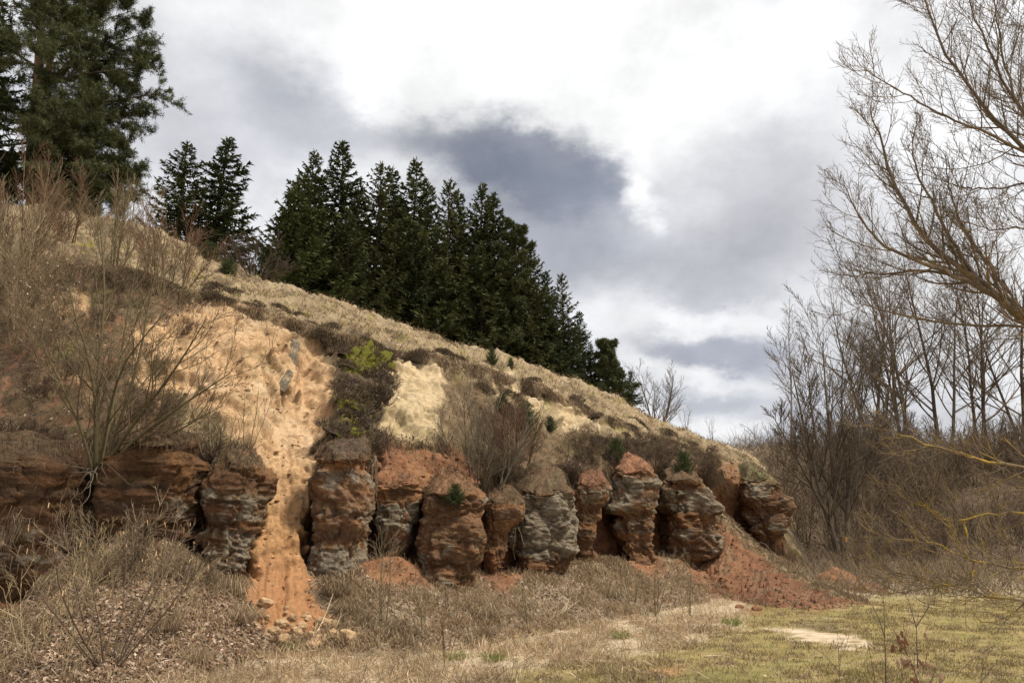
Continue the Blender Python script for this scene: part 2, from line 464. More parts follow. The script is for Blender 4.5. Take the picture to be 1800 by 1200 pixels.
disp += .075*(1-np.abs(rl)*2)*m_sand*clean+.014*m_sand*clean*n2(5., 4, .65, 77.)
disp *= 1-sstep(ROW, 5.1, 5.5)*.8
disp *= .25+.75*sstep(ROW, 0, .12)
TER = G+N0*disp[..., None]
TER[..., 2] += (.20*nA+.11*nB+.05*nC)*sstep(ROW, 3.1, 3.6)*(1-sstep(ROW, 5.2, 5.6))
# colours: albedo, with crest light and recess shade painted in
def C(*c): return np.array(c)
def lerp(A, B, m): return A+(B-A)*np.clip(m, 0, 1)[..., None]
f1, f2, f3 = n2(.8, 4, .55, 61.), n2(2.8, 4, .6, 71.), n2(9., 3, .6, 81.)
ones = np.ones((nr, nc, 3))
c = ones*C(.265, .20, .12)
c = lerp(c, C(.37, .30, .185), sstep(f2+f3*.6, .1, .8))
c = lerp(c, C(.17, .125, .07), sstep(f1+f2*.7, .15, .9)*.8)
c = lerp(c, C(.20, .18, .035), sstep(n2(1.6, 4, .6, 13.)+f3*.5, .45, .9)*.75)
c = lerp(c, C(.115, .085, .055), sstep(ROW, 2.95, 3.1)*sstep(f1*.8+f2*.8, .15, .75)*(1-sstep(ROW, 4.2, 4.9))*.8)
c = lerp(c, C(.40, .33, .225), sstep(ROW, 4.5, 5)*(.4+.4*f2))  # crest painted lighter, standing in for light grazing the skyline
c = lerp(c, C(.120, .080, .048)*(1+.45*f2[..., None]), m_brown)
c = lerp(c, C(.10, .095, .035), m_brown*sstep(f1+f3*.5, .2, .8)*.7)
c = lerp(c, C(.20, .095, .055), m_brown*sstep(U0, 380, 260)*sstep(f2-f1*.5, .2, .7)*.8)
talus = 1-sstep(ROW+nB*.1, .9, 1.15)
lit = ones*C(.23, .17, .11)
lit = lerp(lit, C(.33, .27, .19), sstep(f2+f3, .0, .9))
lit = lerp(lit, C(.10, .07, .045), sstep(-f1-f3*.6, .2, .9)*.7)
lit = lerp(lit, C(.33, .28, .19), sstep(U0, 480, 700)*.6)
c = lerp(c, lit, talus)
rb = ones*C(.15, .072, .040)*(1+.45*f2[..., None])  # red-brown kept dark: deep shade between the pillars painted in
rb = lerp(rb, C(.24, .11, .05), sstep(layer+f3*.3, .1, .6)*.5)
rb = lerp(rb, C(.08, .05, .035), sstep(-layer+f3*.3, .15, .6)*.7)
c = lerp(c, rb, rockband*(1-talus))
sand = ones*C(.46, .305, .17)
sand = lerp(sand, C(.53, .40, .26), sstep(f1+f2*.5, .0, .8)*.6)
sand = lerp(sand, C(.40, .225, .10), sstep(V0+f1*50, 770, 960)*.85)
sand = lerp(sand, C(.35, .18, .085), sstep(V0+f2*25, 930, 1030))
sand = lerp(sand, C(.43, .24, .115), sstep(f2+.3*f3, .25, .8)*.45*sstep(U0, 430, 560))
sand = lerp(sand, C(.30, .19, .09), sstep(f3+f2*.6, .55, 1.)*.75)
sand = lerp(sand, C(.25, .15, .075), sstep(n2(5., 4, .65, 91.)+.5*nC, .45, .75)*.75*clean)
sand = lerp(sand, C(.27, .20, .10), PM([(425, 600), (500, 600), (490, 700), (460, 790), (420, 740)], 25)*sstep(f2+f3*.5, -.1, .5)*.7)
crk_ = np.clip(edge1*np.clip(nB+.4, 0, 1)+.6*sstep(stepz-np.floor(stepz), .90, .99)*np.clip(.3+nA+nB, 0, 1), 0, 1)*m_face*(1-clean)
sand = lerp(sand, C(.22, .13, .065), crk_*.55)
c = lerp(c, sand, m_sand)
ch = ones*C(.47, .365, .22)*(1+.14*layer[..., None])
ch = lerp(ch, C(.58, .47, .32), sstep(f2+layer*.5, .1, .8)*.7)
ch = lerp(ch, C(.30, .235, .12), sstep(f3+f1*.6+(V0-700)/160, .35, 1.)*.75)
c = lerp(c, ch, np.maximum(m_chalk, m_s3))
c = lerp(c, lerp(ones*C(.50, .33, .18), C(.2, .13, .07), sstep(f2+f3*.4, .0, .7)*.8), m_s5*.9)
c = lerp(c, C(.30, .25, .14)*(1+.4*f3[..., None]), m_grassy*.85)
red = ones*C(.225, .108, .055)*(1+.22*f2[..., None])
red = lerp(red, C(.32, .17, .085), sstep(f1+f3*.4, .1, .8)*.6)
red = lerp(red, C(.16, .075, .048), sstep(-f1+f3*.5, .1, .7)*.7)
red = lerp(red, C(.20, .14, .085), sstep(f3+f2*.5, .35, .8)*.6)
c = lerp(c, red, np.maximum(m_red, wall)*np.clip(1.1+f3*.5, 0, 1))
he = lerp(ones*C(.075, .052, .036), C(.14, .105, .06), sstep(f3+f2*.4, .1, .8))
c = lerp(c, he, np.maximum(m_heath*.95, m_turf*.85))
m_moss = np.maximum.reduce([PM([(598, 626), (640, 618), (682, 622), (684, 648), (640, 662), (602, 656)], 7), PM([(600, 718), (645, 724), (642, 746), (604, 744)], 6), PM([(590, 772), (640, 755), (634, 796), (594, 794)], 7)])*sstep(f3+.8*f2, -.25, .35)
c = lerp(c, C(.19, .18, .03), m_moss*.8)
c = np.clip(c, .01, .8)
hill = link('hillside', make_mesh('hillside', TER.reshape(-1, 3), [grid_faces(nr, nc)], c.reshape(-1, 3)), M_EARTH)
tag(hill, kind='structure')
TN = normals(TER)
if TN[nr//2, nc//2, 1] > 0: TN = -TN
_, TV = project(TER)
def tpos(u, v, off=0.):
    """Point (and normal) of the finished hillside at a sight line."""
    j = int(np.clip(round((u-uu[0])/(uu[1]-uu[0])), 0, nc-1))
    colv = TV[:int(sum(NR[:5])), j]
    i = int(np.argmin(np.abs(colv-v)))
    return TER[i, j]+TN[i, j]*off, TN[i, j]

# ------------------------------------------------------------------ far hillside on the right
FS = [  # u: foot, low, mid, crest (v, distance)
 (1180, (960, 38), (900, 44), (830, 50), (792, 56)),
 (1290, (972, 36.5), (900, 43), (825, 50), (783, 56)),
 (1340, (985, 36), (905, 42), (820, 50), (774, 56)),
 (1420, (1000, 35.5), (920, 41), (830, 49), (774, 56)),
 (1520, (1003, 35.5), (930, 41), (840, 48), (772, 55)),
 (1650, (1006, 35), (935, 40), (845, 47), (776, 54)),
 (1800, (1010, 34.5), (940, 39), (850, 46), (778, 53)),
 (2200, (1012, 34), (940, 38), (850, 45), (775, 52)),
 (2900, (1012, 34), (940, 38), (850, 45), (770, 52)),
]
fu = np.linspace(1180, 2900, 260); fsu = [s[0] for s in FS]
FG = []
fc = [(gsmooth(np.interp(fu, fsu, [s[k][0] for s in FS]), 3, 0), gsmooth(np.interp(fu, fsu, [s[k][1] for s in FS]), 3, 0)) for k in range(1, 5)]
first = at(fu, *fc[0]); first[:, 2] = -.15; first[:, 1] -= 3
prev = first
for k in range(4):
    cur_ = at(fu, *fc[k])
    for t in np.linspace(0, 1, 26, endpoint=False): FG.append(prev+(cur_-prev)*t)
    prev = cur_
for t in np.linspace(0, 1, 10):
    d = prev.copy(); d[:, 1] += 40*t; d[:, 2] += 0*t; FG.append(d)
FG = gsmooth(np.array(FG), 4, 0)
ff = FG.reshape(-1, 3)
FG[..., 2] += (fbm(ff, .3, 4, .5)*.35+fbm(ff, 1.5, 3)*.12).reshape(FG.shape[:2])
q1 = fbm(ff, .9, 4, .6); q2 = fbm(ff, 4, 3, .6)
fcol = np.tile(C(.150, .108, .070), (len(ff), 1))
fcol = lerp(fcol, C(.085, .058, .038), sstep(q1, .0, .7))
fcol = lerp(fcol, C(.24, .18, .115), sstep(q2, .1, .8)*.6)
fu_, fv_ = project(ff)
fcol = lerp(fcol, C(.36, .28, .20), (1-sstep(fu_+q1*25, 1290, 1370))*sstep(fv_, 900, 800)*.8)
far = link('far_hillside', make_mesh('far_hillside', FG.reshape(-1, 3), [grid_faces(*FG.shape[:2])], fcol), M_EARTH)
tag(far, kind='structure')
FN = normals(FG)
if FN[40, 100, 1] > 0: FN = -FN
_, FV = project(FG)
def fpos(u, v):
    j = int(np.clip(round((u-fu[0])/(fu[1]-fu[0])), 0, len(fu)-1))
    i = int(np.argmin(np.abs(FV[:104, j]-v)))
    return FG[i, j], FN[i, j]

# ------------------------------------------------------------------ level ground out to the horizon
def axis(lo, hi, fine, reach):
    core = np.arange(lo, hi, fine); out = []
    x, s = hi, fine
    while x < reach: s *= 1.25; x += s; out.append(x)
    neg = []; x, s = lo, fine
    while x > -reach: s *= 1.25; x -= s; neg.append(x)
    return np.concatenate((neg[::-1], core, out))
gx, gy = axis(-13, 27, .15, 900), axis(6.5, 38, .15, 900)
XX, YY = np.meshgrid(gx, gy)
gf = np.stack((XX, YY, np.zeros_like(XX)), -1).reshape(-1, 3)
def ground_z(P):
    near = np.clip(1-np.hypot(P[:, 0], P[:, 1]-20)/120, 0, 1)
    return near*(.09*fbm(P, .22, 3)+.035*fbm(P, 1.1, 3, .5, 4.))+.18*sstep(P[:, 1], 20, 36)*sstep(P[:, 0], 2, 10)
gf[:, 2] = ground_z(gf)
g1, g2, g3, g4 = fbm(gf, .5, 4, .55, 2.), fbm(gf, 1.9, 4, .6, 8.), fbm(gf, 6., 3, .6, 12.), fbm(gf, .9, 4, .6, 23.)
gu, gv = project(gf)
gwu, gwv = gu+g2*16+g3*10, gv+g4*7+g3*3
GM = lambda pts, soft: poly_mask(gwu, gwv, pts, soft)
gc = np.tile(C(.43, .345, .23), (len(gf), 1))
gc = lerp(gc, C(.20, .15, .095), sstep(g2+g3*.6, .1, .9)*.6)
gc = lerp(gc, C(.44, .375, .265), sstep(g4+g3*.4, .2, .9)*.5)
GREEN = GM([(1330, 1048), (1480, 1062), (1560, 1045), (2000, 1040), (2300, 1400), (700, 1400), (900, 1180), (1120, 1150), (1230, 1125), (1290, 1095)], 14)
gr = np.tile(C(.235, .185, .066), (len(gf), 1))
gr = lerp(gr, C(.33, .245, .12), sstep(g4+g2*.5, .0, .7)*.75)
gr = lerp(gr, C(.18, .17, .042), sstep(-g1+g3*.4, .1, .7)*.7)
gr = lerp(gr, C(.34, .285, .17), sstep(g3+g2*.6, .45, 1.)*.6)
gc = lerp(gc, gr, GREEN*.92)
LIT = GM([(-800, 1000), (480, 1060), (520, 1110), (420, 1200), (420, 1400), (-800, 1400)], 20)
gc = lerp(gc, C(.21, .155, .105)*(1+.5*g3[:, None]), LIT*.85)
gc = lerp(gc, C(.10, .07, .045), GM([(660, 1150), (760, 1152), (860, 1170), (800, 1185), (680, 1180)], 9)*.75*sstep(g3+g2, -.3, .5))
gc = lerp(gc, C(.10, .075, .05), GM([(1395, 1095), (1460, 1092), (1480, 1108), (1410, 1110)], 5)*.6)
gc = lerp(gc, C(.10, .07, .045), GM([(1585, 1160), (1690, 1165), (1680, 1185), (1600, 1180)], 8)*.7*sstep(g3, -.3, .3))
gc = lerp(gc, C(.54, .43, .31), np.maximum(GM([(1335, 1100), (1380, 1104), (1440, 1112), (1510, 1118), (1545, 1142), (1480, 1138), (1400, 1124)], 4), GM([(1240, 1082), (1300, 1092), (1330, 1102), (1270, 1100)], 4)*.6)*sstep(g3+.7*g2, -.75, -.1))
gc = lerp(gc, C(.46, .38, .27), GM([(1000, 1085), (1200, 1090), (1240, 1118), (1080, 1140), (980, 1120)], 14)*.6)
gc = lerp(gc, C(.42, .22, .11), GM([(1130, 1172), (1190, 1174), (1200, 1184), (1140, 1184)], 4)*.7)
gc = lerp(gc, C(.24, .12, .066)*(1+.3*g3[:, None]), np.maximum(GM([(1200, 1015), (1330, 1030), (1450, 1040), (1500, 1062), (1430, 1076), (1320, 1062), (1240, 1045)], 10)*.9, GM([(1300, 1065), (1340, 1072), (1330, 1082), (1300, 1078)], 4)*.6))
gc = lerp(gc, C(.36, .215, .12), GM([(430, 1080), (570, 1080), (620, 1120), (560, 1140), (480, 1120)], 7)*.8)
gc = lerp(gc, C(.20, .145, .09), sstep(gf[:, 1]+g1*2, 27, 31)*sstep(gf[:, 0], 6, 12)*.8)
gc = lerp(gc, C(.20, .16, .08), sstep(np.hypot(gf[:, 0], gf[:, 1]), 60, 90))
ground = link('ground', make_mesh('ground', gf, [grid_faces(len(gy), len(gx))], np.clip(gc, .01, .8)), M_GROUND)
tag(ground, kind='structure')
GTRI = None
def gpos(u, v):
    """Point of the ground seen at (u, v)."""
    Y = 20.
    z = 0.
    for _ in range(6):
        b = (600-v)/F; sl = (ST+b*CT)/(CT-b*ST)
        Y = (z-EYE)/min(sl, -1e-3)
        p = at(u, v, Y); z = float(ground_z(p[None])[0])
    p[2] = z
    return p

# ------------------------------------------------------------------ red earth bank beside the last pillars
BK = [((1205, 1005, 25.6), (1258, 896, 28.6), (1300, 930, 31)),
      ((1245, 1030, 24.4), (1292, 935, 27.8), (1330, 960, 30.5)),
      ((1300, 1056, 22.4), (1340, 978, 27.0), (1370, 985, 29.6)),
      ((1375, 1070, 20.8), (1385, 1012, 25.6), (1415, 1000, 29.0)),
      ((1450, 1072, 20.4), (1440, 1040, 24.4), (1470, 1015, 28.6)),
      ((1540, 1074, 20.2), (1520, 1066, 22.8), (1540, 1040, 28.0))]
bs_ = np.linspace(0, 5, 150); rows = []
ctl = []
for k in range(3):
    a = np.array([b[k] for b in BK], float)
    p = at(a[:, 0], a[:, 1], a[:, 2])
    if k != 1: p[:, 2] -= .12
    if k == 0: p[:, 2] = np.minimum(p[:, 2], -.05)-.12
    ctl.append(gsmooth(np.stack([np.interp(bs_, range(6), p[:, i]) for i in range(3)], -1), 7, 0))
for k, n_ in ((0, 70), (1, 34)):
    for t in np.linspace(0, 1, n_, endpoint=(k == 1)):
        s = t if k else t+.16*math.sin(math.pi*t)*-.6
        rows.append(ctl[k]+(ctl[k+1]-ctl[k])*s)
BG = np.array(rows); BG = gsmooth(BG, 1.2, 0)
bf = BG.reshape(-1, 3)
bn = normals(BG)
if bn[10, 50, 1] > 0: bn = -bn
bt = np.repeat(np.concatenate((np.linspace(0, 1, 70), np.linspace(1, 2, 34)))[:, None], 150, 1)
along = np.repeat(bs_[None], 104, 0)
rill = (1-np.abs(perlin(np.stack((along*4.2+.5*fbm(bf, 1.2, 2).reshape(bt.shape), bt*.35, bt*0), -1).reshape(-1, 3)))).reshape(bt.shape)
bd = .08*fbm(bf, 2.2, 5, .55).reshape(bt.shape)+.16*(rill-.6)*np.sin(np.pi*np.clip(bt, 0, 1))+.14*np.exp(-((bt-1)/.10)**2)
BG = BG+bn*bd[..., None]
b2, b3 = fbm(bf, 2.5, 4, .6).reshape(bt.shape), fbm(bf, 9, 3, .6).reshape(bt.shape)
bc = np.ones(BG.shape)*C(.215, .108, .058)
bc = lerp(bc, C(.33, .18, .095), sstep(b2+.4*b3, 0, .8)*.6)
bc = lerp(bc, C(.15, .07, .04), sstep(along+b2*.5, 1.3, 2.2)*.7)  # right part painted darker for the shade below the ridge
bc = lerp(bc, C(.17, .125, .075), sstep(b2+.5*b3, .2, .7)*.6)
bc = lerp(bc, C(.30, .24, .14), sstep(bt+b2*.07, .93, 1.0))
bc = lerp(bc, C(.17, .125, .08), sstep(bt+b2*.1, 1.15, 1.4))
bank = link('earth_bank', make_mesh('earth_bank', BG.reshape(-1, 3), [grid_faces(*bt.shape)], bc.reshape(-1, 3)), M_EARTH)
tag(bank, kind='structure')

# ------------------------------------------------------------------ sandstone pillars and blocks
PAL = np.array([(.205, .112, .058), (.275, .152, .068), (.125, .073, .047), (.195, .135, .085), (.245, .120, .056), (.10, .065, .045), (.235, .146, .076), (.168, .087, .050)])
PILLARS = {}
def pillar(name, Y, prof, crust, label, deep=.9, sq=3.2, amp=1., top=(.12, .085, .05), crustc=(.195, .162, .116), seed=0, tint=1., zdrop=.35, strata=1., ledge=1.):
    """A weathered rock column: prof = (v, left u, right u) from top to bottom, at distance Y; crust = (v0, v1, coverage) of the grey skin."""
    pr = np.array(prof, float)
    v0, v1 = pr[0, 0], pr[-1, 0]
    vs = np.concatenate((np.linspace(v0, v1, 104), v1+np.linspace(4, 30, 6)))
    nth = 120
    th = np.linspace(0, 2*np.pi, nth, endpoint=False)
    xc = at((pr[0, 1]+pr[0, 2])/2, (v0+v1)/2, Y)
    def noise1(t, o): return perlin(np.stack((np.cos(th)[None, :]*1.7+0*t, np.sin(th)[None, :]*1.7+0*t, t*.045+o), -1).reshape(-1, 3)).reshape(t.shape)
    Vg = np.repeat(vs[:, None], nth, 1)
    jag = 5.*noise1(Vg*1.0, seed+3.3)+3.*perlin(np.stack((np.cos(th)[None]*6+0*Vg, np.sin(th)[None]*6+0*Vg, Vg*.02+seed), -1).reshape(-1, 3)).reshape(Vg.shape)
    Vl = Vg+jag*np.clip((v1-Vg)/20, 0, 1)*np.clip((Vg-v0)/14, 0, 1)
    uL, uR = np.interp(Vl, pr[:, 0], pr[:, 1]), np.interp(Vl, pr[:, 0], pr[:, 2])
    PL, PR = at(uL, Vg, Y), at(uR, Vg, Y)
    cx, w = (PL[..., 0]+PR[..., 0])/2, (PR[..., 0]-PL[..., 0])/2*1.04
    z = PL[..., 2]
    wm = np.median(w)
    ct, sn = np.cos(th)[None], np.sin(th)[None]
    e = 2/sq
    X = cx+w*np.sign(ct)*np.abs(ct)**e
    dpt = deep*(.55*wm+.45*w)
    Yy = Y+.25*dpt+dpt*np.sign(sn)*np.abs(sn)**e*np.where(sn > 0, 2.0, 1.0)
    P = np.stack((X, Yy, z), -1)
    # outward displacement: strata ledges, chunky relief, pitting
    c0 = np.stack((cx, np.full_like(cx, Y), z), -1)
    nrm = P-c0; nrm[..., 2] = 0; nrm /= np.linalg.norm(nrm, axis=-1, keepdims=True)+1e-9
    pf = P.reshape(-1, 3)+seed*7.3
    sh = Vg.shape
    big = fbm(pf, 1.15, 3, .5).reshape(sh); med = fbm(pf, 3.6, 4, .55, 5.).reshape(sh); fin = fbm(pf, 13., 3, .55, 9.).reshape(sh)
    zw = z+.10*big+.03*med
    st = perlin(np.stack((zw*5.2+seed*3.1, 0*z+.37, 0*z+seed), -1).reshape(-1, 3)).reshape(sh)
    st = np.tanh(st*3.2)
    st2 = perlin(np.stack((zw*14+seed*5.1, 0*z+.7, P[..., 0]*.4+seed), -1).reshape(-1, 3)).reshape(sh)
    fade = np.clip((vs-v0)/10, 0, 1)[:, None]
    ly = zw*3.6+seed*1.9+.12*med
    li = np.floor(ly); lf = ly-li
    tb = np.arctan2(sn+0*z, ct+0*z)/(2*np.pi)*6+np.sin(li*12.9+seed)*3
    bi = np.floor(tb); bf_ = tb-bi
    hsh = np.modf(np.abs(np.sin(li*78.233+bi*37.719+seed*4.1)*43758.5453))[0]
    blk = (hsh-.5)*np.clip(np.minimum(bf_, 1-bf_)*9, 0, 1)*np.clip(np.minimum(lf, 1-lf)*7, 0, 1)
    joint = (1-np.clip(np.minimum(lf, 1-lf)*9, 0, 1))*np.clip(.5+big*1.6, 0, 1)
    crk = 1-np.abs(fbm(pf*np.array((1, 1, .35)), 2.1, 3, .5, 21.).reshape(sh))
    wp = np.stack((big, med, big*.5), -1).reshape(-1, 3)*.18
    l1, l2, lid = (q.reshape(sh) for q in worley(pf+wp, (1.15, 1.15, 1.0)))
    k1, k2, kid = (q.reshape(sh) for q in worley(pf*1.0+wp, (3.4, 3.4, 4.6)))
    lumps = .36*(.55-l1)+.20*(lid-.5)*sstep(l2-l1, 0, .25)-.07*(1-sstep(l2-l1, 0, .12))
    small = .030*(.5-k1)+.030*(kid-.5)*sstep(k2-k1, 0, .3)-.022*(1-sstep(k2-k1, 0, .12))*np.clip(.5+big, 0, 1)
    D = amp*(.10*blk*ledge-.03*joint*ledge+lumps+small+.09*big+.05*med+.034*fin+.020*fbm(pf, 28., 2, .6, 4.).reshape(sh)+ledge*(.022*st+.02*st2)-.06*sstep(crk, .9, 1.0))*(.25+.75*fade)*min(1., wm*1.2+.25)
    P = P+nrm*D[..., None]
    P[..., 2] += .03*med*fade
    tilt = np.clip(1-(vs-v0)/26, 0, 1)[:, None]
    P[..., 2] += tilt*np.clip(P[..., 1]-Y, -.4, 1.6)*.42+tilt*.14*fbm(pf, 1.6, 3, .5, 3.).reshape(sh)
    # closed crown
    crown = []
    for k, s in enumerate((.86, .66, .42, .18)):
        r = P[0].copy(); ctr = r.mean(0)
        r = ctr+(r-ctr)*s; r[:, 2] += .10*min(1., wm)*(1-s**2)+.10*fbm(r, 2.6, 4, .55)
        crown.append(r)
    P = np.concatenate((np.array(crown[::-1]), P), 0)
    nrw = len(P)
    A = PAL[(np.floor(zw*6.3+seed*1.7+.25*fin)).astype(int) % len(PAL)]
    B = PAL[(np.floor(zw*6.3+seed*1.7+.25*fin+.5)).astype(int) % len(PAL)]
    cc = (A*.45+B*.25)+np.array((.205, .110, .055))*.30
    cc = cc*(.55+.0*strata)+np.mean(PAL, 0)*.45 if strata < .5 else cc
    cc = lerp(cc, np.array((.27, .135, .058)), sstep(big+.6*med, .15, .8)*.7)
    cc = lerp(cc, np.array((.125, .074, .046)), sstep(-big+.5*med+.3*fin, .1, .7)*.55)
    cc = cc*(1+.25*med[..., None])*tint
    for (a, b, cov) in crust:
        vj = Vg+jag*1.6+med*6
        m = sstep(vj, a-3, a+3)*(1-sstep(vj, b-2, b+2))
        m = m*sstep(big*.8+med*.7+fin*.35, -cov+.12, -cov+.36)
        gcr = np.array(crustc)*(1+.30*fin[..., None]+.22*med[..., None])
        gcr = lerp(gcr, np.array((.28, .24, .175)), sstep(fin+med*.5, .3, .9)*.7)
        gcr = lerp(gcr, np.array((.080, .060, .044)), sstep(-fin-med*.6, .35, .9)*.8)
        cc = lerp(cc, gcr, m)
    crease_dark = np.clip(joint*.8+(1-sstep(l2-l1, .02, .10))*.6*np.clip(.4+med, 0, 1), 0, 1)  # darker tone along joints and the creases between lumps
    cc = lerp(cc, np.array((.080, .050, .034)), crease_dark*.5)
    topm = sstep(-(Vg-v0)+med*9+fin*4, -16, -3)
    cc = lerp(cc, np.array(top)*(1+.4*fin[..., None]), topm*.9)
    pt = P[:4].reshape(-1, 3)
    tc_ = lerp(np.tile(np.array(top), (4*nth, 1)), np.array((.19, .10, .058)), sstep(fbm(pt, 2.2, 3, .6), -.1, .6)*.6)
    tc_ = (tc_*(1+.45*fbm(pt, 8., 3, .6))[:, None]).reshape(4, nth, 3)
    cc = np.clip(np.concatenate((tc_, cc), 0), .01, .7)
    V = P.reshape(-1, 3); base = np.array((float(xc[0]), Y, float(z.min())))
    cap = np.arange(nth)[None, ::-1]
    me = make_mesh(name, V-base, [grid_faces(nrw, nth, True), cap], cc.reshape(-1, 3))
    o = link(name, me, M_ROCK, loc=base)
    tag(o, label, 'rock', 'weathered sandstone pillars at the cliff foot', 'thing')
    PILLARS[len(PILLARS)] = (P, base, nth)
    return P
PA = pillar('sandstone_block', 15.6, [(790, -200, 30), (803, -205, 92), (822, -208, 128), (850, -210, 138), (885, -210, 142), (912, -210, 138), (922, -200, 138), (935, -205, 136), (955, -205, 132), (963, -200, 122), (985, -205, 128), (1020, -205, 110), (1045, -200, 85), (1080, -205, 75), (1110, -200, 50)], [(930, 985, .1)], 'long layered sandstone ledge at the left edge, hung with dry grass', deep=.32, sq=5, seed=1, tint=.50)
PB = pillar('sandstone_block', 15.9, [(768, 244, 290), (782, 222, 318), (800, 200, 335), (815, 184, 346), (835, 184, 350), (870, 182, 347), (905, 182, 342), (917, 183, 338), (922, 182, 318), (927, 180, 316), (932, 176, 334), (946, 178, 332), (952, 186, 318), (975, 190, 322), (1000, 195, 320)], [(880, 918, -.25)], 'broad brown sandstone block under the big bare bush, with a dark slot below', deep=.45, sq=4.5, seed=2, tint=.54)
PC = pillar('sandstone_block', 16.1, [(806, 398, 428), (818, 380, 444), (833, 366, 455), (860, 352, 458), (880, 352, 455), (915, 350, 443), (922, 356, 436), (929, 352, 440), (950, 336, 434), (957, 346, 430), (982, 360, 426), (1010, 372, 418)], [(868, 915, .05), (935, 1000, .25)], 'dark grey layered sandstone block on the left side of the orange sand slide', deep=.7, sq=3.6, seed=3, tint=.66)
PD = pillar('sandstone_pillar', 17.2, [(790, 575, 640), (800, 565, 646), (808, 566, 644), (813, 574, 636), (826, 573, 634), (834, 556, 646), (850, 551, 653), (880, 547, 650), (905, 543, 645), (930, 546, 640), (950, 548, 632), (975, 547, 627), (995, 537, 626), (1012, 539, 621)], [(834, 852, .3), (852, 935, .05), (955, 1008, .5)], 'tall grey and orange sandstone pillar with a flat cap, right of the sand slide', deep=.95, sq=3., seed=4, top=(.085, .062, .042))
PE = pillar('sandstone_block', 18.7, [(838, 668, 722), (850, 658, 728), (880, 655, 728), (892, 662, 724), (920, 664, 724), (950, 668, 720), (975, 672, 716)], [(888, 960, .45)], 'short red sandstone block with a grey lower half, above the red earth cone', deep=1., sq=3.4, seed=5, top=(.22, .11, .06))
PF = pillar('sandstone_pillar', 18.6, [(852, 765, 808), (866, 748, 826), (885, 742, 842), (920, 739, 847), (945, 740, 848), (962, 743, 846), (980, 745, 842), (1005, 748, 836), (1030, 749, 830), (1042, 758, 812), (1055, 766, 800)], [(880, 1030, -.35)], 'bulky brown sandstone pillar with an undercut foot at the grass', deep=.95, sq=3.4, seed=6, top=(.20, .11, .06), tint=.85, strata=.4, ledge=.5)
PG = pillar('sandstone_pillar', 20.3, [(872, 862, 906), (884, 853, 917), (906, 850, 917), (916, 850, 912), (926, 848, 897), (945, 847, 890), (965, 846, 885), (990, 846, 876), (1012, 848, 868), (1024, 850, 862)], [(895, 915, -.3)], 'narrow rust coloured sandstone pillar with an overhanging cap', deep=.95, sq=3.4, seed=7)
PH = pillar('sandstone_pillar', 21.4, [(848, 925, 995), (860, 912, 1003), (885, 906, 1006), (920, 900, 1009), (945, 896, 1009), (966, 896, 1008), (975, 900, 1004), (982, 906, 1000), (994, 900, 998), (1010, 908, 986), (1018, 914, 978)], [(868, 979, .75)], 'big pale grey sandstone pillar whose grey skin ends in a jagged edge', deep=.95, sq=2.7, seed=8, tint=.75, ledge=.35)
PI_ = pillar('sandstone_pillar', 23.0, [(842, 1022, 1062), (856, 1012, 1073), (868, 1009, 1077), (880, 1009, 1068), (892, 1009, 1057), (920, 1009, 1051), (950, 1008, 1042), (962, 1007, 1040), (972, 1007, 1047), (986, 1007, 1044), (1000, 1009, 1040)], [(855, 878, .0)], 'slim red sandstone pillar with a wedge cap beside the big grey one', deep=1.0, sq=3.4, seed=9, top=(.20, .10, .06), tint=.8)
PJ = pillar('sandstone_pillar', 24.8, [(815, 1102, 1134), (824, 1090, 1146), (839, 1080, 1154), (865, 1070, 1158), (890, 1064, 1158), (898, 1066, 1156), (905, 1092, 1152), (925, 1088, 1153), (944, 1088, 1150), (952, 1094, 1146), (966, 1096, 1150), (976, 1106, 1148), (990, 1118, 1146)], [(840, 896, .4), (918, 938, .2)], 'sandstone pillar with a red dome top and a deep notch under its grey skin', deep=.95, sq=3.4, seed=10, top=(.27, .135, .075), tint=.85)
PK = pillar('sandstone_pillar', 26.6, [(832, 1172, 1222), (842, 1164, 1233), (862, 1162, 1242), (888, 1162, 1264), (900, 1166, 1262), (905, 1177, 1250), (914, 1171, 1254), (930, 1165, 1260), (950, 1166, 1266), (962, 1172, 1264), (978, 1178, 1258), (986, 1190, 1240), (994, 1195, 1228)], [(858, 902, .15), (930, 975, .0)], 'thick brown sandstone pillar in two bulges at the head of the red earth slope', deep=.95, sq=3.4, seed=11, tint=.75)
PL_ = pillar('sandstone_pillar', 32.0, [(832, 1318, 1342), (842, 1308, 1358), (857, 1300, 1370), (876, 1302, 1385), (884, 1316, 1390), (900, 1318, 1392), (912, 1318, 1391), (922, 1320, 1388), (930, 1324, 1386), (936, 1330, 1376), (948, 1342, 1378)], [(850, 884, .1), (908, 934, -.05)], 'last sandstone outcrop at the far right end of the cliff, mossy on top', deep=1.0, sq=3.4, seed=12, top=(.15, .14, .07), tint=.75)

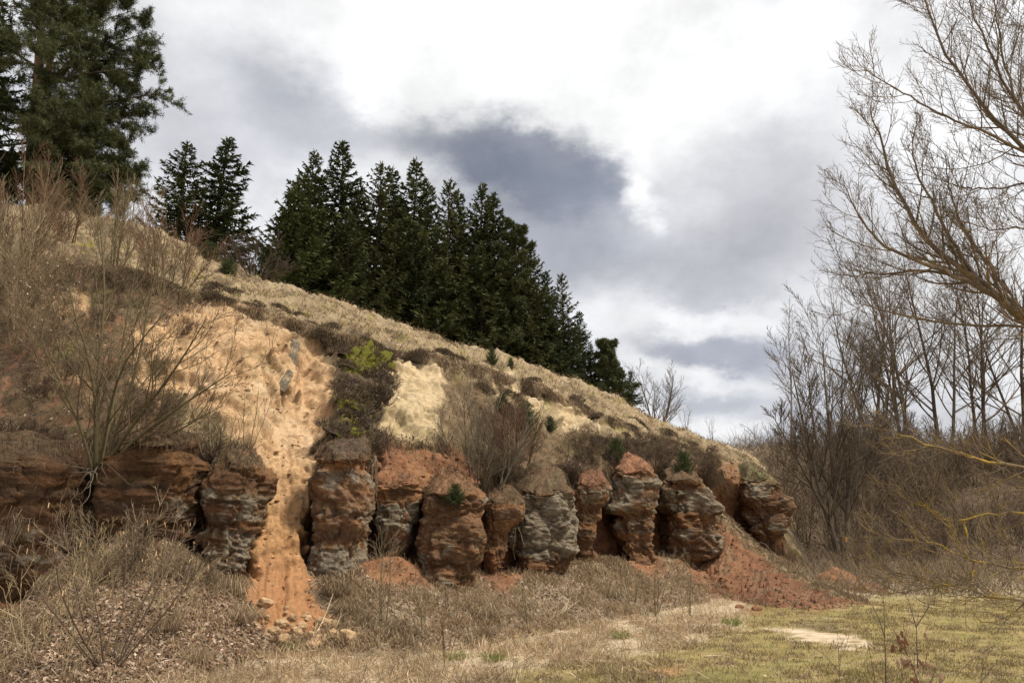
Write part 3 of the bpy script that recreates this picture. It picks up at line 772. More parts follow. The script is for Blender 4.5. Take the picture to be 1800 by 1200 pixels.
# ================================================================== vegetation
def unit(a): return a/(np.linalg.norm(a, axis=-1, keepdims=True)+1e-12)
def tubes(P, R, sides=4):
    K, N, _ = P.shape
    T = unit(np.gradient(P, axis=1))
    ch = unit(P[:, -1]-P[:, 0]+1e-6)
    ref = np.where(np.abs(ch[:, 2:3]) > .8, np.array([[1., .1, 0]]), np.array([[0, .1, 1.]]))
    n1 = unit(np.cross(T, ref[:, None, :])); n2_ = np.cross(T, n1)
    a = np.linspace(0, 2*np.pi, sides, endpoint=False)
    V = P[:, :, None]+R[:, :, None, None]*(np.cos(a)[:, None]*n1[:, :, None]+np.sin(a)[:, None]*n2_[:, :, None])
    k = np.arange(K)[:, None, None]*N*sides; r = np.arange(N-1)[None, :, None]*sides; s = np.arange(sides)[None, None, :]; s2 = (s+1) % sides
    b = k+r
    Fq = np.stack((b+s, b+s2, b+s2+sides, b+s+sides), -1).reshape(-1, 4)
    return V.reshape(-1, 3), Fq
def ribbons(P, Wd, side=None):
    """Tapering blades along (K,3,3) mid lines: five points, a quad and a triangle each."""
    K = len(P)
    if side is None:
        t = P[:, 2]-P[:, 0]
        side = unit(np.cross(t, rng.normal(size=(K, 3))))
    w = side*np.asarray(Wd)[:, None]*.5
    V = np.stack((P[:, 0]-w*.7, P[:, 0]+w*.7, P[:, 1]-w, P[:, 1]+w, P[:, 2]), 1)
    b = np.arange(K)[:, None]*5
    return V.reshape(-1, 3), [b+np.array([[0, 1, 3, 2]]), b+np.array([[2, 3, 4]])]
class Mesh:
    def __init__(self): self.V, self.F, self.C, self.n = [], [], [], 0
    def add(self, V, faces, colr):
        if isinstance(faces, np.ndarray): faces = [faces]
        self.V.append(V); self.F += [f+self.n for f in faces]; self.n += len(V)
        colr = np.asarray(colr, float)
        self.C.append(np.broadcast_to(colr, (len(V), 3)) if colr.ndim == 1 else colr)
    def tubes(self, P, R, sides, colr, jit=.15):
        V, f = tubes(P, R, sides)
        c = np.asarray(colr, float)
        if c.ndim == 1: c = c*(1+jit*rng.normal(size=(len(P), 1)))
        if c.ndim == 2: c = np.repeat(c, P.shape[1]*sides, 0)
        self.add(V, f, np.clip(c.reshape(-1, 3), .005, .9))
    def ribbons(self, P, W, colr, side=None):
        V, f = ribbons(P, W, side); c = np.asarray(colr, float)
        if c.ndim == 2: c = np.repeat(c, 5, 0)
        self.add(V, f, np.clip(c, .003, .9) if c.ndim == 2 else c)
    def mesh(self, name, smooth=True): return make_mesh(name, np.concatenate(self.V), self.F, np.concatenate(self.C), smooth)
    def build(self, name, mat_, parent=None, loc=None, smooth=True): return link(name, self.mesh(name, smooth), mat_, parent, loc)
def U_(a, b, n): return rng.uniform(a, b, n)
def resample(pts, N):
    pts = np.asarray(pts, float); t = np.linspace(0, len(pts)-1, N)
    p = np.stack([np.interp(t, range(len(pts)), pts[:, i]) for i in range(3)], -1)
    q = gsmooth(p, N/len(pts)*.35, 0); q[0], q[-1] = p[0], p[-1]
    return q
def grow(P, R, n, t=(.25, 1.), length=(.4, .7), ang=(25, 55), N=6, up=.08, wob=.1, rr=.65, rend=.3, rmin=.003, taper=.45, absl=None):
    """n child shoots on every parent; returns their mid lines and radii."""
    K, Np, _ = P.shape
    pi = np.repeat(np.arange(K), n); m = K*n
    tt = t[0]+(t[1]-t[0])*((np.tile(np.arange(n), K)+rng.random(m))/n)
    x = tt*(Np-1); i = np.clip(x.astype(int), 0, Np-2); f = (x-i)[:, None]
    pos = P[pi, i]*(1-f)+P[pi, i+1]*f
    tan = unit(P[pi, i+1]-P[pi, i])
    r = R[pi, i]*(1-f[:, 0])+R[pi, i+1]*f[:, 0]
    Lp = np.linalg.norm(np.diff(P, axis=1), axis=2).sum(1)[pi]
    L = Lp*U_(*length, m)*(1-taper*tt) if absl is None else U_(*absl, m)*(1-taper*tt)
    perp = unit(np.cross(tan, rng.normal(size=(m, 3))))
    a = np.radians(U_(*ang, m))[:, None]
    d = np.cos(a)*tan+np.sin(a)*perp
    out = [pos]; p = pos
    for k in range(N-1):
        p = p+d*(L/(N-1))[:, None]; out.append(p)
        d = unit(d+np.array((0, 0, up))+wob*rng.normal(size=(m, 3)))
    s = np.linspace(1, rend, N)[None]
    Rr = np.maximum(np.maximum(r*rr, rmin)[:, None]*s, rmin*.7)
    return np.stack(out, 1), Rr
def stems(n, h, tilt, ring, r0, N=8, up=.06, wob=.05, lean=(0, 0), hj=(.7, 1.1), rtip=.3):
    az = U_(0, 2*np.pi, n); ti = np.radians(U_(*tilt, n))
    p = np.stack((np.cos(az)*ring*U_(.2, 1, n), np.sin(az)*ring*U_(.2, 1, n), np.full(n, -.12)), -1)
    d = np.stack((np.sin(ti)*np.cos(az)+lean[0], np.sin(ti)*np.sin(az)+lean[1], np.cos(ti)), -1); d = unit(d)
    L = h*U_(*hj, n); out = [p]
    for k in range(N-1):
        p = p+d*(L/(N-1))[:, None]; out.append(p)
        d = unit(d+np.array((0, 0, up))+wob*rng.normal(size=(n, 3)))
    return np.stack(out, 1), (U_(.7, 1.15, n)*r0)[:, None]*np.linspace(1, rtip, N)[None]
def bare_plant(name, loc, P, R, levels, label, cat, group=None, barkc=(.10, .085, .06), twigc=(.13, .10, .07), stem='stem', sides=6, lichen=None, matb=None, up_parts=True, extra=None):
    """Leafless plant: every main stem is a part, the countless fine shoots are one part."""
    root = empty(name, loc, label, cat, group)
    for k in range(len(P)):
        m = Mesh(); m.tubes(P[k:k+1], R[k:k+1], sides, np.array(barkc), .08)
        m.build(stem, matb or M_BARK, root)
    tw = Mesh(); q, r = P, R
    for lv in levels:
        lv = dict(lv); own = lv.pop('own', None); sd = lv.pop('sides', 3); cc = lv.pop('col', twigc); fromall = lv.pop('also', False)
        q2, r2 = grow(q, r, **lv)
        if own:
            for k in range(len(q2)):
                m = Mesh(); m.tubes(q2[k:k+1], r2[k:k+1], 5, np.array(barkc), .08); m.build(own, matb or M_BARK, root)
        else: tw.tubes(q2, r2, sd, np.array(cc), .22)
        if fromall: q, r = np.concatenate((q[:, :q2.shape[1]], q2)), np.concatenate((r[:, :q2.shape[1]], r2))
        else: q, r = q2, r2
    if extra: extra(tw, q, r)
    tag(tw.build('twigs', M_TWIG, root), kind='stuff')
    return root

# ------------------------------------------------------------------ spruces on the plateau
def spruce_meshes(h, rw, seed, needle=((.030, .038, .013), (.078, .088, .030)), dens=1.15, e0=(-22, 38), width=.062, fill=1., branchc=(.06, .045, .03)):
    global rng
    keep = rng; rng = np.random.default_rng(seed)
    tr = Mesh(); N = 9
    tp = np.stack((.05*rng.normal(size=N).cumsum()*.3, .05*rng.normal(size=N).cumsum()*.3, np.linspace(-.5, h, N)), -1)[None]
    tr.tubes(tp, (h*.017*np.linspace(1, .06, N))[None], 7, np.array((.085, .06, .042)))
    nb = int(h*21*dens)
    zf = np.sort(.02+.97*(np.arange(nb)+rng.random(nb))/nb)
    az = np.arange(nb)*2.39996+U_(-.5, .5, nb)
    lump = 1+.20*np.sin(zf*23+seed)+.17*np.sin(az*2+seed)+.12*np.sin(zf*9+az+seed*2)
    L = (rw*(1-zf)**.82*U_(.62, 1.12, nb)*lump+.10+.02*h*(1-zf))*np.where(zf < .08, .85, 1)
    el = np.tan(np.radians(e0[0]+(e0[1]-e0[0])*zf**1.3+U_(-8, 8, nb)))
    t = np.linspace(0, 1, 6)[None]
    rad = L[:, None]*t
    zb = zf[:, None]*h+L[:, None]*(el[:, None]*t*.8-.24*np.sin(np.pi*t*.9)*(1-zf[:, None])+.22*t**3)
    B = np.stack((np.cos(az)[:, None]*rad, np.sin(az)[:, None]*rad, zb), -1)
    br = Mesh(); br.tubes(B, .012*np.ones((nb, 1))*np.linspace(1.6, .5, 6)[None]*(.5+L[:, None]/rw), 3, np.array(branchc))
    cr = Mesh()
    def sprays(count, tlo, spread, lmul, droop, w):
        m = np.maximum((count*L/rw).astype(int), 4)
        pi = np.repeat(np.arange(nb), m); K = len(pi)
        tt = tlo+(1-tlo)*rng.random(K)**.8
        x = tt*5; i = np.clip(x.astype(int), 0, 4); f = (x-i)[:, None]
        pos = B[pi, i]*(1-f)+B[pi, i+1]*f; tan = unit(B[pi, i+1]-B[pi, i])
        sd = unit(np.cross(tan, (0, 0, 1)))*np.where(rng.random(K) < .5, 1, -1)[:, None]
        a = np.radians(U_(*spread, K))[:, None]
        d = np.cos(a)*tan+np.sin(a)*sd+np.stack((0*tt, 0*tt, droop+.16*rng.normal(size=K)), -1)
        d = unit(d)
        ln = (lmul*(.16+.24*L[pi]*(1-.55*tt))*U_(.6, 1.25, K))[:, None]
        mid = pos+d*ln*.5+np.array((0, 0, .02)); end = pos+d*ln+np.array((0, 0, -.05))*ln*4*max(-droop, .2)
        mix = np.clip(rng.random((K, 1))*.75+.35*tt[:, None]-.15, 0, 1)
        cc = np.array(needle[0])+(np.array(needle[1])-np.array(needle[0]))*mix
        cr.ribbons(np.stack((pos, mid, end), 1), w*U_(.6, 1.3, K), cc*U_(.8, 1.2, K)[:, None])
    sprays(44*fill, .10, (25, 70), .85, -.12, width)
    sprays(30*fill, .04, (0, 60), .7, -.8, width*.85)
    sprays(10*fill, .45, (0, 30), .7, .25, width*.7)
    # leader
    K = 26
    z = h*(.93+.075*rng.random(K)); a = U_(0, 6.28, K)
    d = np.stack((np.cos(a)*.6, np.sin(a)*.6, 1+0*a), -1)
    p = np.stack((0*z, 0*z, z), -1)
    cr.ribbons(np.stack((p, p+d*.1, p+d*.2), 1), np.full(K, width*.7), np.tile(np.array(needle[1]), (K, 1)))
    out = (tr.mesh('trunk'), br.mesh('branches'), cr.mesh('crown', False))
    rng = keep
    return out
def spruce_tree(name, ms, loc, sc, rz, label, cat='spruce', group=None):
    r = empty(name, loc, label, cat, group)
    link('trunk', ms[0], M_BARK, r); tag(link('branches', ms[1], M_TWIG, r), kind='stuff'); link('crown', ms[2], M_NEEDLE, r)
    r.scale = (sc, sc, sc) if np.isscalar(sc) else sc
    r.rotation_euler = (float(rng.uniform(-.035, .035)), float(rng.uniform(-.035, .035)), rz)
    return r
SP = [spruce_meshes(8., 1.8, 21), spruce_meshes(8., 1.55, 22, ((.026, .036, .014), (.066, .080, .032)), e0=(-30, 30)), spruce_meshes(8., 2.0, 23, ((.036, .040, .013), (.088, .092, .030)), dens=.85, e0=(-16, 42))]
SPL = spruce_meshes(5., 1.65, 25, ((.030, .040, .012), (.075, .088, .024)), dens=1.35, e0=(0, 45), fill=1.1)
cu = [float(x) for x in uu]
def crest_at(u):
    j = int(np.clip(round((u-uu[0])/(uu[1]-uu[0])), 0, nc-1))
    return crest_P[j]
def plant_spruce(u, v, dY, variant, label, wid=1., name='spruce_tree', group='dark spruces behind the crest of the hill', ms=None, hm=8., sink=.3, rz=None):
    c0 = crest_at(u); Y = c0[1]+dY
    top = at(u, v, Y); z0 = c0[2]-sink
    s = (top[2]-z0)/hm
    return spruce_tree(name, ms or SP[variant], (top[0], Y, z0), (s*wid, s*wid, s), rz if rz is not None else float(rng.uniform(0, 6.28)), label, 'spruce', group)
plant_spruce(328, 252, 4, 0, 'broad dark spruce, left one of the pair beside the tall pine', 1.5)
plant_spruce(392, 241, 4.5, 1, 'slender dark spruce, right one of the pair beside the tall pine', 1.6)
ROWT = [(545, 264, 5, 0, 1.1, 'dark spruce standing behind the young light green spruce'),
 (599, 253, 6, 1, 1.3, 'tallest spruce of the dense stand, with an open thin top'),
 (661, 289, 5, 2, 1.15, 'wide spruce right of the tallest one in the dense stand'),
 (693, 300, 8, 1, 1.2, 'narrow spruce whose tip shows left of the twin pointed tips'),
 (728, 289, 5, 0, 1.2, 'tall full spruce with a twin pointed tip in the middle of the stand'),
 (752, 325, 7, 1, 1.1, 'low narrow spruce filling the dip after the twin pointed tip'),
 (785, 321, 4.5, 2, 1.05, 'broad spruce right of the dip in the middle of the stand'),
 (815, 337, 7, 1, 1.15, 'thin spruce squeezed between two broader ones in the stand'),
 (840, 331, 5, 0, 1.1, 'spruce with a wispy tip left of the sharp pointed one'),
 (872, 341, 5, 1, 1.3, 'spruce with the sharpest point near the right end of the stand'),
 (930, 430, 6, 0, 1.1, 'short dark spruce behind the bushy pine at the end of the stand'),
 (967, 480, 4, 1, 1.25, 'leaning pair spruce, left one, at the lower right end of the stand'),
 (991, 482, 4.5, 2, 1.1, 'ragged spruce with drooping arms at the lower right end of the stand'),
 (1106, 652, 5, 1, 1.5, 'smallest dark spruce at the very end of the row beside the bare tree'),
 (1035, 605, 4, 0, 1.3, 'small dark spruce left of the lone little pine at the row end'),
 (1012, 548, 4.5, 1, 1.3, 'dark spruce stepping down right of the ragged drooping one'),
 (1088, 636, 4.5, 2, 1.3, 'small spruce just right of the lone little pine')]
for (u, v, dY, var, wd, lab) in ROWT: plant_spruce(u, v, dY, var, lab, wd)
for (u, v, dY) in ((575, 330, 9), (630, 335, 10), (710, 345, 10), (800, 385, 9), (856, 400, 9), (900, 440, 9), (945, 500, 9), (765, 400, 3.5), (690, 390, 3.2), (620, 370, 3), (850, 430, 3.), (935, 470, 3.), (1000, 560, 3.), (970, 540, 3.), (890, 450, 3.2), (740, 400, 3.2)):
    plant_spruce(u, v, dY, int(rng.integers(0, 3)), 'shorter dark spruce closing the gaps inside the dense stand', 1.35, group='low spruces filling the dense stand')
plant_spruce(522, 337, 2.2, 0, 'young light green bushy spruce in front of the dark stand', 1.15, 'young_spruce', None, SPL, 5., .25)
plant_spruce(537, 318, 3.4, 0, 'grey green young spruce just behind the light green bushy one', 1.0, 'young_spruce', None, SPL, 5., .25)

# ------------------------------------------------------------------ pines
def pine(name, loc, trunk_pts, trunk_r, limbs, label, tuft=.16, ntw=(9, 6), needle=((.042, .050, .020), (.110, .122, .052)), barkt=(.22, .115, .065), barkb=(.09, .065, .05), fork=None, group=None, per=13, wN=.016, limb_up=.02):
    """Scots pine: trunk with orange upper bark, every limb a part, the needle tufts are the crown."""
    root = empty(name, loc, label, 'pine', group)
    tks = [(trunk_pts, trunk_r)]+(fork or [])
    for pts, rr_ in tks:
        P = resample(pts, 14)[None]; r = np.linspace(rr_[0], rr_[1], 14)[None]
        zz_ = P[0, :, 2]; f = sstep(zz_, trunk_pts[-1][2]*.12, trunk_pts[-1][2]*.45)[:, None]
        cc = np.array(barkb)*(1-f)+np.array(barkt)*f
        m = Mesh(); V, fc_ = tubes(P, r, 10); m.add(V, fc_, np.repeat(cc, 10, 0)); m.build('trunk', M_BARK, root)
    LP, LR = [], []
    for (s, end, sag, r0, k) in limbs:
        s, end = np.array(s, float), np.array(end, float)
        t = np.linspace(0, 1, 9)[:, None]
        p = s+(end-s)*t; p[:, 2:3] += sag*np.sin(np.pi*t); p += np.array((.10, .10, .07))*rng.normal(size=p.shape).cumsum(0)*.5*np.linspace(0, 1, 9)[:, None]
        LP.append(p); LR.append(np.linspace(r0, .012, 9))
    LP, LR = np.array(LP), np.array(LR)
    for k in range(len(LP)):
        m = Mesh(); m.tubes(LP[k:k+1], LR[k:k+1], 6, np.array((.085, .06, .042)), .1); m.build('limb', M_BARK, root)
    a, ar = grow(LP, LR, ntw[0], t=(.22, 1.), length=(.22, .42), ang=(30, 75), N=6, up=.05, wob=.10, rr=.5, rmin=.010, taper=.35)
    b, brd = grow(a, ar, ntw[1], t=(.2, 1.), length=(.28, .6), ang=(25, 65), N=4, up=.10, wob=.12, rr=.6, rmin=.006, taper=.3)
    tw = Mesh(); tw.tubes(a, ar, 3, np.array((.075, .055, .04))); tw.tubes(b, brd, 3, np.array((.08, .06, .04)))
    tag(tw.build('twigs', M_TWIG, root), kind='stuff')
    tips = np.concatenate((b[:, -1], b[:, 2], a[:, -1], b[:, 1])); dirs = np.concatenate((unit(b[:, -1]-b[:, -2]), unit(b[:, 2]-b[:, 1]), unit(a[:, -1]-a[:, -2]), unit(b[:, 1]-b[:, 0])))
    K = len(tips)*per
    pi = np.repeat(np.arange(len(tips)), per)
    d = unit(dirs[pi]*.55+.75*rng.normal(size=(K, 3))+np.array((0, 0, .25)))
    ln = (tuft*U_(.6, 1.3, K))[:, None]
    p0 = tips[pi]-dirs[pi]*(.14*rng.random(K))[:, None]+.035*rng.normal(size=(K, 3))
    shade = rng.random(len(tips))[pi, None]*.7+.3*rng.random((K, 1))
    cc = np.array(needle[0])+(np.array(needle[1])-np.array(needle[0]))*shade
    cr = Mesh(); cr.ribbons(np.stack((p0, p0+d*ln*.55, p0+d*ln+np.array((0, 0, -.02))), 1), wN*U_(.8, 1.4, K), cc)
    cr.build('crown', M_NEEDLE, root, smooth=False)
    return root
PY = 33.0
pb = at(62, 335, PY)
def rel(u, v, dy=0.): return at(u, v, PY+dy)-pb
trunk = [(0, 0, -.6), rel(56, 260), rel(64, 190), rel(66, 120), rel(74, 40), rel(80, -60), rel(84, -190)]
fork2 = [([rel(62, 200), rel(84, 140, .3), rel(94, 70, .4), rel(112, -20, .5), rel(118, -150, .4)], (.20, .03))]
PL = [ # start on the trunk, end, sag, radius
 (rel(60, 282), rel(228, 352, -.6), -.15, .085, 0), (rel(58, 285), rel(180, 345, -2.2), -.1, .06, 0), (rel(60, 260), rel(262, 318, .4), -.2, .075, 0),
 (rel(62, 230), rel(245, 262, -1.2), .25, .07, 0), (rel(64, 205), rel(268, 215, .2), .2, .075, 0), (rel(66, 175), rel(304, 172, .3), -.3, .09, 0),
 (rel(70, 150), rel(288, 118, -.4), .2, .075, 0), (rel(82, 140), rel(276, 70, .8), .2, .07, 0), (rel(90, 90), rel(246, 20, -.4), .2, .065, 0),
 (rel(92, 60), rel(225, -30, .8), .3, .06, 0), (rel(76, 30), rel(170, -90, -1.), .3, .06, 0), (rel(110, -20), rel(215, -110, .4), .3, .055, 0),
 (rel(66, 120), rel(-60, 60, -.8), .2, .07, 0), (rel(62, 205), rel(-80, 180, .3), .2, .07, 0), (rel(60, 250), rel(-70, 275, -.4), .1, .07, 0), (rel(58, 280), rel(-40, 300, -1.2), -.1, .05, 0),
 (rel(72, 60), rel(-30, -40, .5), .3, .06, 0), (rel(80, -50), rel(0, -160, 0), .3, .05, 0), (rel(82, -80), rel(150, -190, .3), .2, .05, 0),
 (rel(66, 140), rel(90, 120, -4.2), .4, .06, 0), (rel(62, 220), rel(120, 215, -4.0), .2, .06, 0), (rel(70, 100), rel(130, 40, -3.4), .4, .055, 0),
 (rel(66, 160), rel(140, 150, 4.), .4, .06, 0), (rel(60, 240), rel(110, 250, 3.6), .2, .06, 0), (rel(74, 40), rel(60, -20, -3.), .3, .05, 0), (rel(90, 60), rel(170, 90, -2.8), .3, .05, 0),
 (rel(58, 300), rel(235, 345, .8), -.25, .06, 0), (rel(58, 296), rel(205, 330, -1.6), -.2, .05, 0), (rel(58, 302), rel(150, 352, -2.6), -.2, .05, 0), (rel(58, 290), rel(120, 330, -3.2), -.2, .05, 0), (rel(60, 270), rel(240, 300, -.8), -.1, .06, 0), (rel(58, 296), rel(0, 330, -2.4), -.2, .05, 0), (rel(62, 240), rel(100, 235, -3.4), 0, .05, 0),
 (rel(62, 215), rel(200, 190, -2.6), .2, .055, 0), (rel(60, 260), rel(170, 290, -2.6), .1, .055, 0), (rel(78, 0), rel(190, 20, -1.8), .2, .05, 0), (rel(88, 110), rel(220, 140, 1.8), .2, .05, 0), (rel(60, 245), rel(215, 300, 1.5), .1, .055, 0)]
PL = [(a_, np.array((b_[0]*.88 if b_[0] > 2.5 else b_[0], b_[1], b_[2])), c_, d_, e_) for a_, b_, c_, d_, e_ in PL]
pine('pine_tree', pb, trunk, (.30, .05), PL, 'big old pine with orange forked trunk on the hilltop at the left', tuft=.18, ntw=(18, 10), fork=fork2, per=19, wN=.018)
SPD = spruce_meshes(8., 1.9, 27, ((.020, .030, .010), (.055, .070, .022)), e0=(-30, 30))
c_ = at(-62, 330, 29.5); spruce_tree('spruce_tree', SPD, c_+np.array((0, 0, -.6)), 1.15, 1.0, 'drooping green spruce cut by the left edge, in front of the big pine', 'spruce')
def small_pine(u, vtop, dY, label, spread, seed):
    global rng
    keep = rng; rng = np.random.default_rng(seed)
    c0 = crest_at(u); Y = c0[1]+dY; t = at(u, vtop, Y); b = np.array((t[0], Y, c0[2]-.3)); h = t[2]-b[2]
    L = []
    for k in range(34):
        f = .14+.8*k/34; a = k*2.4; l = spread*(1-f)**.55*rng.uniform(.7, 1.1)+.1
        s = np.array((0, 0, h*f)); L.append((s, s+np.array((math.cos(a)*l, math.sin(a)*l, l*(.10+.6*f))), -.05*l, .03, 0))
    pine('pine_tree', b, [(0, 0, -.3), (.03, 0, h*.5), (0, 0, h*.86)], (.08, .02), L, label, tuft=.19, ntw=(9, 6), per=8, wN=.030, barkt=(.17, .095, .06))
    rng = keep
small_pine(907, 379, 3.2, 'dense bushy pine with a rounded top near the right end of the stand', 1.5, 5)
small_pine(1066, 596, 3.0, 'lone little pine with a visible bare trunk on the sloping crest', .85, 6)

# ------------------------------------------------------------------ grass, leaves and litter
def cell_area(Gd):
    return np.linalg.norm(np.cross(np.gradient(Gd, axis=1), np.gradient(Gd, axis=0)), axis=-1)
TA = cell_area(TER)
def scatter(Gd, Nd, weight, n):
    w = weight.ravel(); w = w/w.sum()
    k = rng.choice(len(w), n, p=w)
    i, j = np.divmod(k, Gd.shape[1])
    i2, j2 = np.clip(i+1, 0, Gd.shape[0]-1), np.clip(j+1, 0, Gd.shape[1]-1)
    a, b = rng.random((2, n, 1))
    return Gd[i, j]+a*(Gd[i2, j]-Gd[i, j])+b*(Gd[i, j2]-Gd[i, j]), Nd[i, j], k
STRAW = np.array([(.41, .315, .21), (.34, .25, .155), (.27, .19, .115), (.47, .38, .27), (.31, .24, .125)])
BROWN = np.array([(.21, .135, .085), (.27, .185, .115), (.15, .10, .063), (.31, .225, .145), (.18, .125, .06)])
GREENS = np.array([(.20, .18, .05), (.26, .21, .075), (.15, .15, .042), (.35, .27, .14), (.30, .22, .11)])
def pick(pal, n, jit=.15): return pal[rng.integers(0, len(pal), n)]*(1+jit*rng.normal(size=(n, 1)))
def blades(m, pos, nrm, length, width, pal, up=.6, lean=.5, droop=.25, colr=None):
    n = len(pos)
    d = unit(nrm*.5+np.array((0, 0, up))+lean*rng.normal(size=(n, 3)))
    L = (U_(*length, n))[:, None]
    mid = pos+d*L*.55; end = mid+unit(d+np.array((0, 0, -droop*3))+.2*rng.normal(size=(n, 3)))*L*.45
    m.ribbons(np.stack((pos-nrm*.02, mid, end), 1), U_(*width, n), pick(pal, n) if colr is None else colr)
def hang(m, pos, out, length, width, pal):
    n = len(pos); L = U_(*length, n)[:, None]
    d = unit(out+.35*rng.normal(size=(n, 3))+np.array((0, 0, .25)))
    mid = pos+d*L*.35; end = mid+unit(np.array((0, 0, -1.))+.35*out+.16*rng.normal(size=(n, 3)))*L*.75
    m.ribbons(np.stack((pos-out*.03, mid, end), 1), U_(*width, n), pick(pal, n))
def leaves(m, pos, nrm, size, pal):
    n = len(pos); s = U_(*size, n)[:, None]
    nn = unit(nrm+.55*rng.normal(size=(n, 3))); a = unit(np.cross(nn, rng.normal(size=(n, 3)))); b = np.cross(nn, a)
    p = pos+nrm*U_(.0, .03, n)[:, None]
    V = np.stack((p-a*s, p+b*s*.55+nn*s*.15, p+a*s, p-b*s*.55+nn*s*.15), 1).reshape(-1, 3)
    m.add(V, np.arange(n*4).reshape(-1, 4), np.clip(np.repeat(pick(pal, n, .18), 4, 0), .01, .8))
LEAFC = np.array([(.26, .175, .11), (.36, .26, .18), (.18, .115, .075), (.46, .36, .27), (.22, .13, .07), (.13, .085, .06)])
bare = np.clip(m_sand+m_chalk+m_s3+m_red+.6*m_s5, 0, 1)
topz = sstep(ROW, 3.0, 3.2)*(1-sstep(ROW, 5.2, 5.4))
clump = sstep(n2(1.1, 3, .6, 44.)+.5*n2(3.5, 3, .6, 47.), -.25, .55)
g = Mesh()
inview = ((U0 > -60)*1.)
p, n_, k = scatter(TER, TN, TA*topz*(1-bare)*(.08+clump**1.5)*inview, 42000)
blades(g, p, n_, (.08, .26), (.012, .026), np.concatenate((STRAW*.95, STRAW*.7, BROWN)), up=.5, lean=.5)
p, n_, k = scatter(TER, TN, TA*np.exp(-((ROW-5.0)/.12)**2)*inview*(.1+clump**1.5), 9000)
blades(g, p, n_, (.10, .42), (.012, .024), np.concatenate((STRAW, STRAW*.75)), up=.8, lean=.3)
p, n_, k = scatter(TER, TN, TA*topz*sstep(n2(1.6, 4, .6, 13.), .25, .6)*inview, 7000)
blades(g, p, n_, (.06, .16), (.014, .03), GREENS, up=.7, lean=.4)
tag(g.build('slope_grass', M_GRASS, smooth=False), kind='stuff')
g = Mesh()
wface = m_brown*(1-bare)*(1-wall)*sstep(ROW, 1.6, 1.9)*(1-topz)*(.2+clump)*inview
p, n_, k = scatter(TER, TN, TA*wface, 30000)
blades(g, p, n_, (.10, .38), (.009, .02), BROWN*.8, up=.3, lean=.55, droop=.5)
p, n_, k = scatter(TER, TN, TA*wface*(U0 > 780), 9000)
blades(g, p, n_, (.08, .25), (.012, .024), GREENS*.6, up=.6, lean=.5)
lipw = np.exp(-((ROW-3.03)/.06)**2)*sstep(U0, 60, 160)*(1-sstep(U0, 1230, 1290))*(.2+clump)
p, n_, k = scatter(TER, TN, TA*lipw, 9000)
hang(g, p, unit(n_*np.array((1, 1, .2))), (.12, .42), (.010, .02), BROWN*.8)
p, n_, k = scatter(TER, TN, TA*(m_grassy+.5*m_turf)*(1-bare), 6000)
blades(g, p, n_, (.10, .3), (.010, .02), STRAW, up=.2, lean=.5, droop=.6)
mid_ = np.exp(-((ROW-2.02)/.10)**2)*(1-m_sand)*(1-.6*m_red)*inview
p, n_, k = scatter(TER, TN, TA*mid_*(.02+sstep(n2(.9, 3, .6, 52.), 0, .5))*sstep(U0, 900, 400), 5000)
hang(g, p, unit(n_*np.array((1, 1, .2))), (.12, .5), (.010, .02), np.concatenate((BROWN, STRAW*.7)))
brow_ = np.exp(-((ROW-1.98)/.09)**2)*sstep(U0, 640, 700)*(1-sstep(U0, 1250, 1300))*(.05+sstep(n2(1.2, 3, .6, 57.), -.2, .4))*(1-wall)
p, n_, k = scatter(TER, TN, TA*brow_, 7000)
hang(g, p, unit(n_*np.array((1, 1, .2))), (.15, .55), (.010, .02), BROWN*.65)
tag(g.build('face_grass', M_GRASS, smooth=False), kind='stuff')
g, lf_ = Mesh(), Mesh()
tal = (1-sstep(ROW, .95, 1.2))*(1-np.clip(m_sand+m_red, 0, 1))*sstep(ROW, .03, .1)
p, n_, k = scatter(TER, TN, TA*tal*(.15+clump)*inview*np.where(U0 < 480, .30, 1.6)/(G[..., 1]/14)**1., 40000)
blades(g, p, n_, (.10, .42), (.007, .014), np.concatenate((STRAW*1.2, STRAW*1.1, BROWN)), up=.25, lean=.6, droop=.45)
p, n_, k = scatter(TER, TN, TA*tal*np.exp(-((ROW-1.)/.16)**2)*(.1+clump)*inview, 12000)
hang(g, p, unit(n_*np.array((1, 1, .3))), (.2, .6), (.007, .015), np.concatenate((STRAW, BROWN)))
tag(g.build('talus_grass', M_GRASS, smooth=False), kind='stuff')
p, n_, k = scatter(TER, TN, TA*tal*np.where(U0 < 460, 1., .35)*inview, 42000)
leaves(lf_, p, n_, (.020, .050), LEAFC)
p, n_, k = scatter(TER, TN, TA*m_brown*(U0 < 380)*(1-bare)*inview*(1-topz)*sstep(ROW, 1.8, 2.), 9000)
leaves(lf_, p, n_, (.022, .05), LEAFC)
gd = gf.reshape(len(gy), len(gx), 3); GA = cell_area(gd); GNn = np.zeros_like(gd); GNn[..., 2] = 1
Yg = gd[..., 1]; Xg = gd[..., 0]
UG, VG = gu.reshape(Yg.shape), gv.reshape(Yg.shape)
near = (Yg > 8)*(Yg < 40)*(UG > -80)*(UG < 1880)*(1./np.maximum(Yg, 8)**1.3)
LITg, GREENg = LIT.reshape(Yg.shape), GREEN.reshape(Yg.shape)
white = np.maximum(GM([(1335, 1100), (1380, 1104), (1440, 1112), (1510, 1118), (1545, 1142), (1480, 1138), (1400, 1124)], 4), GM([(1240, 1082), (1300, 1092), (1330, 1102), (1270, 1100)], 4)*.6).reshape(Yg.shape)
redg = np.maximum(GM([(1200, 1015), (1330, 1030), (1450, 1040), (1500, 1062), (1430, 1076), (1320, 1062), (1240, 1045)], 10), GM([(430, 1080), (570, 1080), (620, 1120), (560, 1140), (480, 1120)], 7)).reshape(Yg.shape)
openw = (1-white)*(1-.9*redg)
